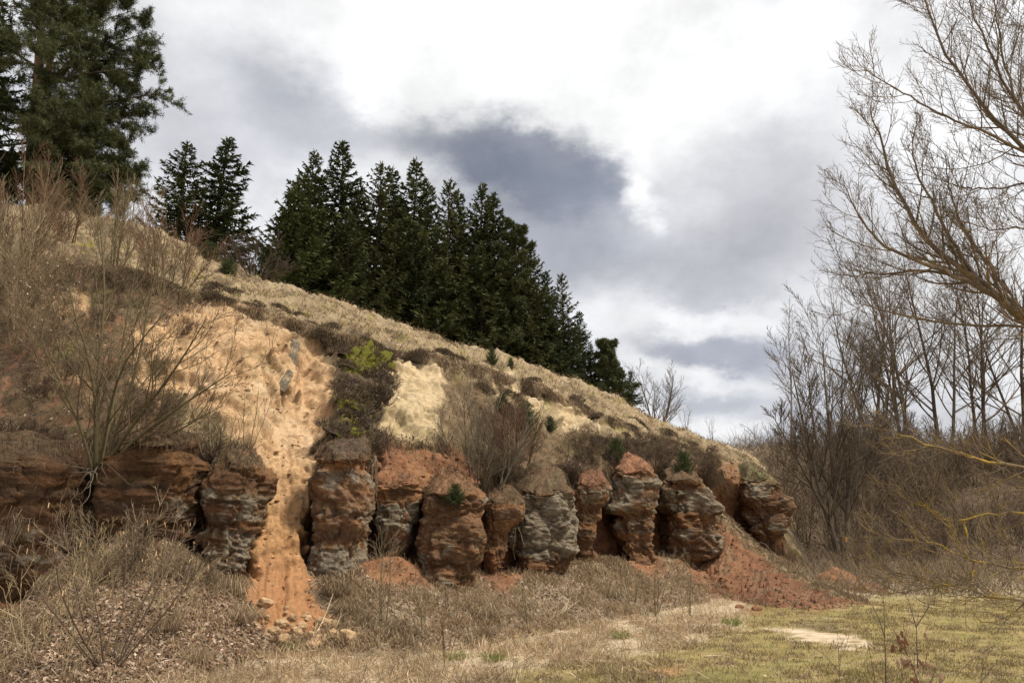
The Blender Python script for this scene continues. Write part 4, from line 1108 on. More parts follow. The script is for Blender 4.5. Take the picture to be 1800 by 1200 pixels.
gcl = sstep(g1+.9*g2, -.3, .5).reshape(Yg.shape)
p, n_, k = scatter(gd, GNn, GA*near*LITg, 16000)
leaves(lf_, p, n_, (.016, .042), LEAFC)
p, n_, k = scatter(gd, GNn, GA*near*(1-LITg)*openw, 6500)
leaves(lf_, p, n_, (.014, .034), np.array([(.46, .36, .27), (.34, .24, .16), (.22, .15, .10)]))
p, n_, k = scatter(FG, FN, cell_area(FG)*(np.arange(FG.shape[0])[:, None] < 106)*(fu[None] < 1950), 16000)
leaves(lf_, p, n_, (.04, .09), LEAFC*.8)
tag(lf_.build('leaf_litter', M_LEAF, smooth=False), kind='stuff')
g = Mesh()
p, n_, k = scatter(gd, GNn, GA*near*(1-GREENg)*openw*(.15+gcl)*np.where(Xg > 5, np.where(Yg > 26, .3, 1), 1), 78000)
blades(g, p, n_, (.08, .30), (.005, .012), np.concatenate((STRAW*1.35, STRAW*1.1)), up=.15, lean=.75, droop=.4)
p, n_, k = scatter(gd, GNn, GA*near*GREENg*openw*(.12+gcl**1.5), 52000)
blades(g, p, n_, (.025, .085), (.006, .013), np.concatenate((GREENS, STRAW[:2]*.8)), up=.8, lean=.5, droop=.2)
p, n_, k = scatter(gd, GNn, GA*near*GREENg*openw*sstep(g2, .15, .6).reshape(Yg.shape), 9000)
blades(g, p, n_, (.06, .2), (.005, .010), STRAW, up=.3, lean=.7, droop=.4)
band = (UG > 200)*(UG < 1320)*(VG > 1085)*(VG < 1230)*(1-.8*GREENg)
p, n_, k = scatter(gd, GNn, GA*near*band*(.1+gcl), 26000)
blades(g, p+np.array((0, 0, .02)), n_, (.10, .34), (.007, .014), np.concatenate((STRAW*1.3, STRAW*1.5, STRAW*.8)), up=.0, lean=1.1, droop=.12)
tag(g.build('meadow_grass', M_GRASS, smooth=False), kind='stuff')
g = Mesh()
p, n_, k = scatter(TER, TN, TA*m_moss, 5200)
blades(g, p+n_*.03, n_, (.05, .19), (.014, .030), np.array([(.27, .26, .035), (.19, .20, .03), (.33, .31, .05), (.14, .15, .03)]), up=.4, lean=.5, droop=.3)
tag(g.build('moss', M_GRASS, smooth=False), kind='stuff')
# grit, crumbs and little stones on the bare sand and red earth
rub = Mesh()
def crumbs(p, s, colr):
    n = len(p); o6 = np.array(((1, 0, 0), (-1, 0, 0), (0, 1, 0), (0, -1, 0), (0, 0, 1), (0, 0, -1)), float)
    V = p[:, None]+o6[None]*s[:, None, None]*(1+.45*rng.normal(size=(n, 6, 1)))
    t = np.array(((0, 2, 4), (2, 1, 4), (1, 3, 4), (3, 0, 4), (2, 0, 5), (1, 2, 5), (3, 1, 5), (0, 3, 5)))
    rub.add(V.reshape(-1, 3), (np.arange(n)[:, None, None]*6+t[None]).reshape(-1, 3), np.clip(np.repeat(colr, 6, 0), .01, .8))
p, n_, k = scatter(TER, TN, TA*m_sand*(.15+sstep(n2(2.2, 3, .6, 95.), .1, .6))*(1+2*sstep(V0, 900, 1080)), 3200)
crumbs(p+n_*.01, .015+.05*rng.random(len(p))**3, c.reshape(-1, 3)[k]*U_(.55, 1.05, len(p))[:, None])
p, n_, k = scatter(TER, TN, TA*m_red, 2200)
crumbs(p+n_*.01, .015+.06*rng.random(len(p))**3, c.reshape(-1, 3)[k]*U_(.6, 1.15, len(p))[:, None])
p, n_, k = scatter(BG, bn, cell_area(BG)*(bt < 1)*(1.2-bt), 1100)
crumbs(p+n_*.005, .010+.05*rng.random(len(p))**3, bc.reshape(-1, 3)[k]*U_(.6, 1.2, len(p))[:, None])
p, n_, k = scatter(gd, GNn, GA*redg, 1600)
crumbs(p+n_*.01, .012+.05*rng.random(len(p))**3, gc[k]*U_(.6, 1.1, len(p))[:, None])
tag(rub.build('rubble', M_CLOD, smooth=False), kind='stuff')
# bank ridge and rocks: dry grass drooping over their tops
g = Mesh()
brow = np.exp(-((bt-1.02)/.09)**2)*(.2+sstep(b2, -.3, .5))
p, n_, k = scatter(BG, bn, cell_area(BG)*brow, 3200)
hang(g, p, unit(bn.reshape(-1, 3)[k]*np.array((1, 1, .3))), (.10, .4), (.010, .02), np.concatenate((STRAW*.8, BROWN)))
p, n_, k = scatter(BG, bn, cell_area(BG)*sstep(bt, 1.05, 1.3), 2500)
blades(g, p, n_, (.1, .35), (.010, .02), np.concatenate((STRAW*.8, BROWN)), up=.3, lean=.5)
for key, (P, base, nth) in PILLARS.items():
    nn = normals(P)
    c0 = P[:30].reshape(-1, 3).mean(0)
    if (nn[20]*(P[20]-P[20].mean(0))).sum() < 0: nn = -nn
    rows_ = np.arange(P.shape[0])[:, None]
    heavy = {0: 2.4, 1: 1.2, 2: .8, 5: .5, 10: .5, 11: .9, 9: .15, 7: .4, 3: .4, 4: .2, 8: .2}.get(key, .3)
    a = cell_area(P)*np.exp(-((rows_-6)/5.)**2)*(P[..., 1] < P[..., 1].max()-.1)
    p, n_, k = scatter(P, nn, a, int(520*heavy))
    hang(g, p, unit(nn.reshape(-1, 3)[k]*np.array((1, 1, .2))), (.10, .34), (.008, .016), np.concatenate((BROWN*.7, BROWN*.8, STRAW*.55)))
    a = cell_area(P)*np.exp(-((rows_-0)/5.)**2)
    p, n_, k = scatter(P, nn, a, int(190*heavy))
    blades(g, p, np.broadcast_to(np.array((0, 0, 1.)), p.shape), (.08, .24), (.008, .018), BROWN*.7, up=.6, lean=.5)
    if key in (0, 1):
        a = cell_area(P)*np.exp(-((rows_-(46 if key == 0 else 96))/12.)**2)*(.1+sstep(fbm(P.reshape(-1, 3), 1.3, 3), -.1, .4).reshape(P.shape[:2]))
        p, n_, k = scatter(P, nn, a, 2600)
        hang(g, p, unit(nn.reshape(-1, 3)[k]*np.array((1, 1, .2))), (.15, .5), (.007, .014), np.concatenate((STRAW*.8, BROWN)))
# dry grass creeping over the red fans and the foot of the bank
p, n_, k = scatter(TER, TN, TA*m_red*(ROW < 1.25)*sstep(n2(1.8, 3, .6, 33.), .05, .5), 2200)
blades(g, p, n_, (.08, .3), (.007, .014), np.concatenate((STRAW, BROWN)), up=.2, lean=.6)
p, n_, k = scatter(BG, bn, cell_area(BG)*(.15+sstep(.45-bt, 0, .4))*sstep(b2, -.1, .4)*(bt < 1), 3600)
blades(g, p, n_, (.06, .22), (.007, .014), np.concatenate((STRAW, BROWN)), up=.3, lean=.6)
tag(g.build('ledge_grass', M_GRASS, smooth=False), kind='stuff')

# ================================================================== bare shrubs and trees, small things
def spos(u, v):
    """What is seen at (u, v): hillside where it stands above the ground, else the ground."""
    if u < 1440:
        p, n_ = tpos(u, v)
        if p[2] > ground_z(p[None])[0]-.01 and abs(project(p)[1]-v) < 6: return p.copy()
    return gpos(u, v)
OLIVE, TAN, REDB, GREYB, DARKB = (.125, .105, .055), (.24, .185, .115), (.17, .10, .065), (.13, .115, .085), (.055, .042, .032)

# the big many-stemmed bush over the dark slot of the left rocks
p0 = at(169, 838, 15.95)
def R_(u, v, dy=0.): return at(u, v, p0[1]+dy)-p0
def authored(paths, N=9):
    P = np.stack([resample(pts, N) for pts, _ in paths]); R = np.stack([np.linspace(a, b, N) for _, (a, b) in paths])
    return P, R
z0 = np.array((0, 0, -.15))
paths = [([z0, R_(172, 740), R_(172, 640, .2), R_(186, 540, .3), R_(180, 430, .4), R_(175, 390, .5)], (.050, .008)),
 ([z0, R_(168, 760, -.2), R_(168, 690, -.4), R_(150, 600, -.6), R_(130, 560, -.7), R_(118, 480, -.8)], (.045, .007)),
 ([z0, R_(200, 770), R_(225, 700, -.2), R_(250, 610, -.3), R_(262, 520, -.3), R_(290, 420, -.2)], (.045, .007)),
 ([z0, R_(205, 785, -.2), R_(250, 725, -.5), R_(300, 660, -.7), R_(340, 600, -.8), R_(362, 560, -.9)], (.045, .007)),
 ([z0, R_(215, 790, -.2), R_(268, 748, -.6), R_(330, 705, -.9), R_(380, 672, -1.), R_(405, 655, -1.1)], (.042, .006)),
 ([z0, R_(190, 760, .3), R_(205, 680, .5), R_(218, 590, .7), R_(232, 500, .8), R_(248, 440, .9)], (.042, .006)),
 ([z0, R_(150, 770, -.3), R_(120, 700, -.6), R_(95, 650, -.7), R_(70, 590, -.8), R_(40, 560, -.9)], (.035, .006)),
 ([z0, R_(230, 800, .2), R_(290, 770, .1), R_(350, 735, 0), R_(392, 712, 0)], (.035, .006)),
 ([z0, R_(180, 790, -.5), R_(196, 700, -1.), R_(215, 640, -1.3), R_(262, 580, -1.5), R_(300, 540, -1.5)], (.035, .006))]
P, R = authored(paths)
big = bare_plant('bare_bush', p0, P, R, [
 dict(n=14, t=(.18, 1.), length=(.25, .48), ang=(18, 48), N=6, up=.07, wob=.07, rr=.6, rmin=.006),
 dict(n=9, t=(.2, 1.), length=(.3, .6), ang=(20, 50), N=5, up=.05, wob=.09, rr=.6, rmin=.0042),
 dict(n=3, t=(.3, 1.), length=(.3, .6), ang=(20, 50), N=4, up=.05, wob=.1, rr=.6, rmin=.0034)],
 'big bare olive brown bush fanning out above the rock slot at the left', 'bush', None, (.115, .095, .05), (.135, .105, .062))
for k in range(9):   # gnarled roots hanging over the slot
    a = rng.uniform(-1, 1); m = Mesh()
    q = [np.array((a*.05, 0, .10)), np.array((a*.3, -.35, .10+rng.uniform(-.05, .2)))]
    for _ in range(4): q.append(q[-1]+np.array((a*rng.uniform(.05, .2)+rng.normal()*.09, -rng.uniform(.02, .16), -rng.uniform(-.02, .22))))
    m.tubes(resample(np.array(q), 14)[None], np.linspace(rng.uniform(.012, .022), .004, 14)[None], 5, np.array((.15, .12, .08))); m.build('root', M_BARK, big)

def shrub(u, v, h, n, label, tilt=(5, 40), ring=.15, r0=.02, levels=None, cols=(OLIVE, TAN), group=None, name='bare_shrub', loc=None, lean=(0, 0), extra=None, up=.06, wob=.06):
    p = spos(u, v) if loc is None else np.asarray(loc)
    P, R = stems(n, h, tilt, ring, r0, up=up, wob=wob, lean=lean)
    lv = levels or [dict(n=9, t=(.2, 1.), length=(.25, .5), ang=(18, 45), N=5, up=.06, wob=.08, rmin=.0045), dict(n=5, t=(.25, 1.), length=(.3, .6), ang=(20, 50), N=4, up=.05, wob=.1, rmin=.0035)]
    return bare_plant(name, p, P, R, lv, label, 'shrub', group, cols[0], cols[1], extra=extra)
FINE = [dict(n=16, t=(.15, 1.), length=(.3, .55), ang=(12, 38), N=5, up=.08, wob=.07, rmin=.006), dict(n=9, t=(.2, 1.), length=(.35, .6), ang=(15, 40), N=4, up=.06, wob=.09, rmin=.0045)]
shrub(45, 470, 3.0, 11, 'reddish brown twiggy shrub below the big pine at the left edge', (8, 48), .5, .028, FINE, (TAN, REDB))
shrub(-30, 520, 3.2, 9, 'tan shrub cut off by the left edge, beneath the big pine', (8, 40), .4, .028, FINE, (TAN, TAN))
shrub(130, 430, 2.2, 9, 'low russet shrub just right of the twiggy one under the pine', (10, 50), .4, .022, FINE, (REDB, REDB))
shrub(205, 470, 2.6, 9, 'thin grey brown shrub on the turf edge behind the big bush', (6, 30), .4, .02, FINE, (OLIVE, TAN))
shrub(300, 520, 2.3, 11, 'upright many-stemmed shrub at the top edge of the bare sand', (4, 26), .5, .018, FINE, (OLIVE, REDB))
def pale_leaves(tw, q, r):
    k = rng.choice(len(q), min(len(q), 420)); pts = q[k, -1]
    leaves(tw, pts, np.tile((0, 0, 1.), (len(pts), 1)), (.018, .034), np.array([(.55, .38, .30), (.48, .30, .22), (.60, .46, .36)]))
shrub(25, 600, 3.0, 8, 'shrub with pale withered leaves left of the big bush', (8, 40), .4, .022, FINE, (TAN, TAN), extra=pale_leaves)
shrub(90, 640, 2.0, 7, 'low leafy thicket with pinkish dead leaves beside the big bush', (10, 50), .4, .018, FINE, (REDB, TAN), extra=pale_leaves)
shrub(385, 838, 1.5, 9, 'small dark shrub sprouting from the rock beside the sand slide', (10, 45), .12, .012, None, (DARKB, OLIVE))
def catkins(tw, q, r):
    k = rng.choice(len(q), min(len(q), 60), False); p = q[k, -1]; d = np.array((0, 0, -1.))+.25*rng.normal(size=p.shape)
    tw.tubes(np.stack((p, p+d*.02, p+d*.05, p+d*.06), 1), np.tile((.002, .006, .006, .002), (len(p), 1)), 5, np.array((.50, .34, .18)))
SPARSE = [dict(n=6, t=(.25, 1.), length=(.25, .5), ang=(20, 45), N=5, up=.05, wob=.07, rmin=.004), dict(n=4, t=(.3, 1.), length=(.3, .6), ang=(20, 50), N=4, up=.05, wob=.1, rmin=.0032)]
shrub(188, 1165, 2.1, 13, 'hazel shrub with hanging catkins at the bottom left', (14, 58), .12, .015, SPARSE, ((.12, .085, .06), (.19, .14, .09)), name='hazel_shrub', extra=catkins)
for (u, v, h, n, lab) in ((52, 1150, 1.5, 5, 'pale straw coloured shrub nearest the bottom left corner'), (135, 1060, 1.35, 5, 'pale thin shrub against the layered ledge, left of the catkin shrub'), (10, 1000, 1.3, 4, 'pale thin stems against the ledge at the left edge'), (95, 1190, 1.2, 4, 'short pale sprig at the bottom between the straw shrub and catkin shrub'), (300, 1090, 1.1, 5, 'thin pale shrub on the leafy bank right of the catkin shrub')):
    shrub(u, v, h, n, lab, (6, 34), .12, .010, SPARSE, ((.30, .24, .13), (.34, .27, .15)))
shrub(862, 905, 3.0, 12, 'grey bare bush growing on the rocks in the middle of the cliff', (8, 46), .2, .026, FINE, (GREYB, (.15, .125, .085)))
shrub(905, 830, 1.8, 8, 'bushy brown shrub on the ledge above the big grey pillar', (10, 50), .4, .016, FINE, (DARKB, REDB))
shrub(600, 522, 1.35, 9, 'small bare shrub on the crest in front of the dense spruces', (10, 42), .3, .014, FINE, (GREYB, TAN))
shrub(445, 482, 1.5, 20, 'dark tangled shrub on the crest beside the light green spruce', (25, 65), .6, .02, FINE, (DARKB, (.10, .075, .055)))
shrub(497, 490, .9, 16, 'low dark tangle at the foot of the light green spruce', (25, 65), .5, .016, FINE, (DARKB, (.10, .075, .055)))
shrub(340, 425, 1.5, 8, 'thin shrub on the crest below the pair of spruces', (6, 40), .5, .013, FINE, (GREYB, REDB))
for (u, v, h, n, lab) in ((677, 1112, 2.1, 4, 'slender sapling in front of the red earth cone'), (742, 1128, 1.0, 3, 'short thin sapling right of the one at the red earth cone'), (1150, 1082, 1.6, 4, 'thin sapling on the bank below the domed pillar'), (1210, 1082, 1.5, 4, 'thin sapling right below the two-bulged pillar'), (785, 1152, 1.1, 5, 'reddish weed stems in the straw below the bulky brown pillar'), (1112, 1060, 1.1, 5, 'weedy brown stems left of the thin sapling below the domed pillar'), (930, 1098, .9, 5, 'brown weed clump in the straw below the big grey pillar'), (432, 790, 1.5, 3, 'lone thin twig standing on the sand face'), (1250, 770, 1.2, 4, 'thin whips on the skyline near the right end of the crest'), (1205, 752, 1.3, 4, 'thin whips on the skyline just right of the last spruce'), (478, 640, 1.7, 2, 'thin stem growing out of the crack left of the grey slabs')):
    shrub(u, v, h, n, lab, (3, 24), .07, .011, SPARSE, (OLIVE if u != 785 else REDB, TAN if u != 785 else REDB), name='sapling')

# low scrub on the ledges
def scrub_proto(seed, h, label, group, cols):
    global rng
    keep = rng; rng = np.random.default_rng(seed)
    P, R = stems(14, h, (15, 62), .28, .008, N=6, wob=.10, up=.02)
    o = bare_plant('low_scrub', (0, 0, 0), P, R, [dict(n=9, t=(.15, 1.), length=(.3, .6), ang=(20, 55), N=5, up=.04, wob=.12, rmin=.005), dict(n=6, t=(.2, 1.), length=(.35, .65), ang=(20, 55), N=4, up=.03, wob=.12, rmin=.004)], label, 'shrub', group, *cols)
    rng = keep
    return o
SCC = [((.10, .075, .055), (.13, .092, .062)), ((.13, .10, .065), (.18, .135, .085)), ((.085, .06, .045), (.105, .072, .052))]
SC = [scrub_proto(200+k, .75, 'low brown scrub on the ledge above the middle pillars', 'low scrub above the pillars', SCC[k]) for k in range(3)]
spots = [(rng.uniform(645, 1255), rng.uniform(1.98, 2.62)) for _ in range(74)]+[(rng.uniform(650, 1255), rng.uniform(1.90, 2.06)) for _ in range(34)]+[(rng.uniform(-40, 400), rng.uniform(1.95, 2.95)) for _ in range(44)]
for k, (u, rw_) in enumerate(spots):
    k0 = int(rw_); f = rw_-k0
    v = np.interp(u, uu, ctrl[k0][0])*(1-f)+np.interp(u, uu, ctrl[k0+1][0])*f
    if (640 < u < 785 and rw_ > 2.1) or (u > 320 and u < 640): v = np.interp(u, uu, ctrl[2][0])-2
    if 430 < u < 560 or 650 < u < 800 or (650 < u < 850 and rw_ < 2.12): continue
    p = tpos(u, v)[0]; s = rng.uniform(.45, 1.15)
    right = u > 600
    if k < 3: o = SC[k]; o.location = [float(x) for x in p]; o.scale = (s, s, s)
    else: copy_tree(SC[int(rng.integers(0, 3))], p, float(rng.uniform(0, 6.28)), s, None if right else 'low tangled scrub on the brown slope around the big bare bush', None if right else 'low scrub around the big bare bush')

for k in range(15):
    u, v = rng.uniform(-30, 345), rng.uniform(968, 1030)
    p = tpos(u, v)[0]; s = rng.uniform(.9, 1.9)
    copy_tree(SC[1 if rng.random() < .7 else 0], p, float(rng.uniform(0, 6.28)), (s*.8, s*.8, s), 'dry bare brush growing against the foot of the left rock blocks', 'dry brush at the foot of the left rocks')

# low heather and moss
def heather_mesh(seed, big=1.):
    global rng
    keep = rng; rng = np.random.default_rng(seed)
    m = Mesh(); n = 620
    a = U_(0, 6.283, n); r = np.sqrt(rng.random(n))*.42
    base = np.stack((np.cos(a)*r, np.sin(a)*r, np.full(n, -.03)+.13*(1-(r/.42)**2)), -1)
    d = unit(np.stack((np.cos(a)*r*2, np.sin(a)*r*2, .75+0*r), -1)+.35*rng.normal(size=(n, 3)))
    L = U_(.06, .17, n)[:, None]
    m.ribbons(np.stack((base, base+d*L*.6, base+d*L+.03*rng.normal(size=(n, 3))), 1), U_(.010, .020, n), pick(np.array([(.085, .058, .042), (.125, .088, .060), (.065, .048, .034), (.165, .125, .080), (.12, .10, .05)]), n))
    th, ph = np.meshgrid(np.linspace(0, 2*np.pi, 12, endpoint=False), np.linspace(.05, 1.5, 5))
    V = np.stack((.27*np.cos(th)*np.sin(ph), .27*np.sin(th)*np.sin(ph), .13*np.cos(ph)-.05), -1).reshape(-1, 3)
    m.add(V*(1+.12*rng.normal(size=V.shape)), grid_faces(5, 12, True), np.array((.07, .05, .036)))
    rng = keep
    return m.mesh('heather_clump', False)
HM = [heather_mesh(40+k) for k in range(4)]
def aligned(o, nrm, rz):
    q = Vector(nrm).to_track_quat('Z', 'Y'); o.rotation_euler = (q.to_matrix() @ Matrix.Rotation(rz, 3, 'Z')).to_euler()
def heather(u, v, s, label, group):
    p, nr_ = tpos(u, v)
    o = link('heather_clump', HM[int(rng.integers(0, 4))], M_LEAF, None, p)
    aligned(o, unit(nr_*.7+np.array((0, 0, .5))), float(rng.uniform(0, 6.28))); o.scale = (s, s, s*rng.uniform(.8, 1.2))
    return tag(o, label, 'heather', group)
stripP = [(588, 602), (612, 598), (640, 604), (662, 622), (600, 622), (628, 628), (676, 640), (610, 648), (645, 655), (676, 668), (604, 676), (632, 682), (662, 690), (606, 704), (640, 712), (600, 730), (628, 738), (652, 735), (588, 756), (616, 764), (645, 760), (575, 784), (604, 790), (634, 788), (652, 782), (560, 588), (575, 580), (535, 580)]
for (u, v) in stripP: heather(u+rng.normal()*4, v+rng.normal()*4, rng.uniform(.75, 1.2), 'dark heather clump in the strip beside the bare sand face', 'heather clumps in the dark strip')
for k in range(52):
    u = rng.uniform(780, 1260); t = rng.random()
    v = np.interp(u, uu, ctrl[3][0])*(1-t)+np.interp(u, uu, ctrl[2][0] if rng.random() < .62 else ctrl[4][0])*t*.9+np.interp(u, uu, ctrl[3][0])*t*.1
    heather(u, v, rng.uniform(.4, 1.0), 'brown heather clump on the slope above the right hand pillars', 'heather clumps on the right part of the slope')
for k in range(34):
    u = rng.uniform(350, 800); v = np.interp(u, uu, ctrl[3][0])-rng.uniform(-4, 26)
    heather(u, v, rng.uniform(.5, .95), 'small brown heather clump along the turf edge above the sand', 'heather clumps along the turf edge')
def moss_mesh(seed):
    global rng
    keep = rng; rng = np.random.default_rng(seed)
    th, ph = np.meshgrid(np.linspace(0, 2*np.pi, 14, endpoint=False), np.linspace(.04, 1.6, 7)); parts_ = []
    for _ in range(26):
        w_ = rng.uniform(.04, .15); o_ = np.append(rng.normal(size=2)*.25, -.01)
        q = np.stack((w_*np.cos(th)*np.sin(ph), w_*np.sin(th)*np.sin(ph), .24*w_*np.cos(ph)), -1).reshape(-1, 3)
        parts_.append(q*(1+.45*fbm(q+o_, 11, 3))[:, None]+o_)
    V = np.concatenate(parts_)
    m = Mesh(); cc = lerp(np.tile(C(.19, .185, .03), (len(V), 1)), C(.10, .11, .025), sstep(fbm(V, 8, 3), 0, .6)); m.add(V, np.concatenate([grid_faces(7, 14, True)+98*q for q in range(26)]), cc)
    k = rng.integers(0, len(V), 500); p = V[k]; d = unit(p*np.array((1, 1, 3))+.2*rng.normal(size=p.shape))
    m.ribbons(np.stack((p, p+d*.010, p+d*.022), 1), U_(.010, .018, 500), pick(np.array([(.24, .235, .035), (.16, .17, .028), (.28, .265, .045)]), 500))
    rng = keep
    return m.mesh('moss_cushion', False)
MM = [moss_mesh(61), moss_mesh(62)]
for (u, v, s, lab) in ((648, 634, 1.0, 'largest bright yellow green moss cushion near the top of the heather strip'), (662, 640, .5, 'moss cushion touching the right side of the largest one'), (622, 646, .6, 'moss cushion touching the left side of the largest one'), (620, 728, .62, 'bright moss cushion halfway down the heather strip'), (636, 736, .4, 'little moss cushion right of the one halfway down the strip'), (606, 782, .42, 'moss cushion low in the strip just above the flat capped pillar'), (630, 768, .4, 'faint moss cushion right of the lowest one in the strip'), (645, 710, .3, 'tiny moss spot at the right rim of the heather strip'), (1062, 742, .5, 'yellowish moss patch under the heather on the right slope'), (1100, 748, .4, 'second yellowish moss patch further right on the slope'), (538, 556, .5, 'flat yellow moss patch on the turf above the grey slabs')):
    p, nr_ = tpos(u, v, .06); o = link('moss_cushion', MM[int(rng.integers(0, 2))], M_GRASS, None, p)
    aligned(o, unit(nr_*.8+np.array((0, 0, .3))), float(rng.uniform(0, 6.28))); o.scale = (s*1.35, s*.95, s*.9); tag(o, lab, 'moss', 'moss cushions on the cliff')
# pine seedlings
SD = spruce_meshes(1.1, .48, 71, ((.05, .065, .025), (.10, .125, .045)), dens=3.2, e0=(15, 65), width=.013, fill=1.)
for (u, v, h, wd, lab) in ((1204, 838, .9, 1.1, 'pale green pine seedling standing on top of the two-bulged pillar'), (1150, 795, .5, 1.2, 'small bright green seedling on the slope left of the seedling on the pillar'), (1084, 815, .9, 1.2, 'green seedling beside the dome of the red topped pillar'), (925, 762, 1.1, 1.1, 'bushy green juniper above the big grey pillar'), (966, 757, .5, 1.3, 'small round green seedling right of the bushy juniper'), (885, 728, .8, .8, 'thin green seedling left of the bushy juniper'), (864, 640, .6, .9, 'tiny green seedling alone on the open grass slope'), (897, 648, .4, .9, 'second tiny seedling on the open grass slope'), (367, 462, .8, 1.6, 'low green bush on the crest below the pair of spruces'), (398, 482, .6, 1.5, 'dark green low bush right of the one below the spruces'), (800, 885, .7, 1.3, 'green sprig on the shoulder of the bulky brown pillar'), (915, 880, .7, 1., 'green sprig at the upper left of the big grey pillar'), (1228, 858, .4, 1., 'sprig of green on the right shoulder of the two-bulged pillar')):
    p, nr_ = tpos(u, v); 
    if (u, v) in ((1204, 838), (1228, 858)): p = at(u, v, 26.9)
    if (u, v) == (800, 885): p = at(u, v, 18.1)
    s = .72*h*p[1]/24./1.1
    spruce_tree('pine_seedling', SD, p, (s*wd, s*wd, s), float(rng.uniform(0, 6.28)), lab, 'seedling', 'young evergreens on the cliff')

# clods of sand and stones
def clod_mesh(seed, colr=(.48, .33, .19), sq=1.):
    bm = bpy.data.meshes.new('clod')
    import bmesh
    b = bmesh.new(); bmesh.ops.create_icosphere(b, subdivisions=3, radius=1.0); b.to_mesh(bm); b.free()
    V = np.empty(len(bm.vertices)*3, np.float32); bm.vertices.foreach_get('co', V); V = V.reshape(-1, 3).astype(float)
    d1, d2, idn = worley(V+seed*3.3, .8)
    V = V*(1+.26*fbm(V+seed*9, .9, 3)-.18*d1+.08*fbm(V+seed, 3.5, 3))[:, None]*np.array((1, .8, .62*sq))
    bm.vertices.foreach_set('co', V.astype(np.float32).ravel())
    c_ = np.ones((len(V), 4), np.float32); c_[:, :3] = np.clip(np.array(colr)*(1+.3*fbm(V+seed, 2.2, 3))[:, None], .02, .8)
    bm.attributes.new('col', 'FLOAT_COLOR', 'POINT').data.foreach_set('color', c_.ravel())
    bm.update()
    return bm
CM = [clod_mesh(k) for k in range(5)]
biggies = [(500, 1128, .13), (545, 1120, .12), (568, 1098, .13), (583, 1102, .15), (612, 1122, .17), (590, 1124, .16), (560, 1128, .15), (520, 1112, .12), (465, 1062, .13), (495, 1098, .11), (480, 1110, .10), (540, 1086, .10), (530, 1102, .11), (512, 1085, .08), (548, 1138, .12), (630, 1118, .09)]
for k in range(70):
    if k < len(biggies): u, v, s = biggies[k][0], biggies[k][1], biggies[k][2]*1.3
    else: u, v, s = 440+190*rng.random(), 1060+80*rng.random()**.7, .025+.05*rng.random()
    if u < 470 and v > 1105: u += 60
    p = spos(u, v); o = link('sand_clod', CM[int(rng.integers(0, 5))], M_CLOD, None, p+np.array((0, 0, s*.15)))
    o.rotation_euler = (rng.normal()*.3, rng.normal()*.3, rng.uniform(0, 6.28)); o.scale = (s, s, s)
    tag(o, 'pale orange sand clod at the foot of the sand slide' if k < len(biggies) else 'small crumb of sand scattered at the foot of the sand slide', 'clod', 'sand clods below the slide' if k < len(biggies) else 'sand crumbs below the slide')
RM = [clod_mesh(20+k, (.26, .125, .07)) for k in range(3)]
for (u, v, s, lab) in ((1145, 1040, .16, 'dark brown lump of earth on the grass below the domed pillar'), (1220, 1024, .18, 'dark earth lump under the two-bulged pillar'), (1170, 1058, .10, 'small reddish stone on the bank below the domed pillar'), (1330, 1072, .14, 'reddish earth lump where the green grass starts'), (1300, 1068, .12, 'small earth lump left of the one at the green grass edge')):
    p = spos(u, v); o = link('earth_lump', RM[int(rng.integers(0, 3))], M_CLOD, None, p+np.array((0, 0, s*.2))); o.scale = (s, s, s); tag(o, lab, 'stone')
# red soil mound beside the right hand tree
def mound(u, v, w, h, colr, label, name='soil_mound'):
    p = gpos(u, v); th, r = np.meshgrid(np.linspace(0, 2*np.pi, 64, endpoint=False), np.linspace(.02, 1, 22))
    V = np.stack((r*np.cos(th)*w, r*np.sin(th)*w*.7, h*(1-r**2)**1.3-.06*r), -1).reshape(-1, 3)
    V[:, 2] += (.22*h*fbm(V+u, 2.2, 4)+.05*fbm(V, 8, 3))*(1-r.ravel()**2)
    V[:, :2] *= (1+.18*fbm(np.c_[V[:, :2], 0*V[:, 2]]+u, .9, 3))[:, None]
    cc = lerp(np.tile(np.array(colr), (len(V), 1)), C(.19, .14, .085), sstep(r.ravel()+.4*fbm(V, 2.5, 3), .55, 1.)*.9)
    cc = lerp(cc, np.array(colr)*.6, sstep(fbm(V, 4, 3), 0, .6)*.6)
    return tag(link(name, make_mesh(name, V, [grid_faces(22, 64, True)], cc), M_EARTH, None, p), label, 'mound')
mound(1472, 1033, 1.15, .62, (.26, .135, .072), 'mound of red soil in front of the forked tree on the right')
mound(1528, 1040, .7, .32, (.22, .12, .07), 'low heap of red soil right of the bigger mound')
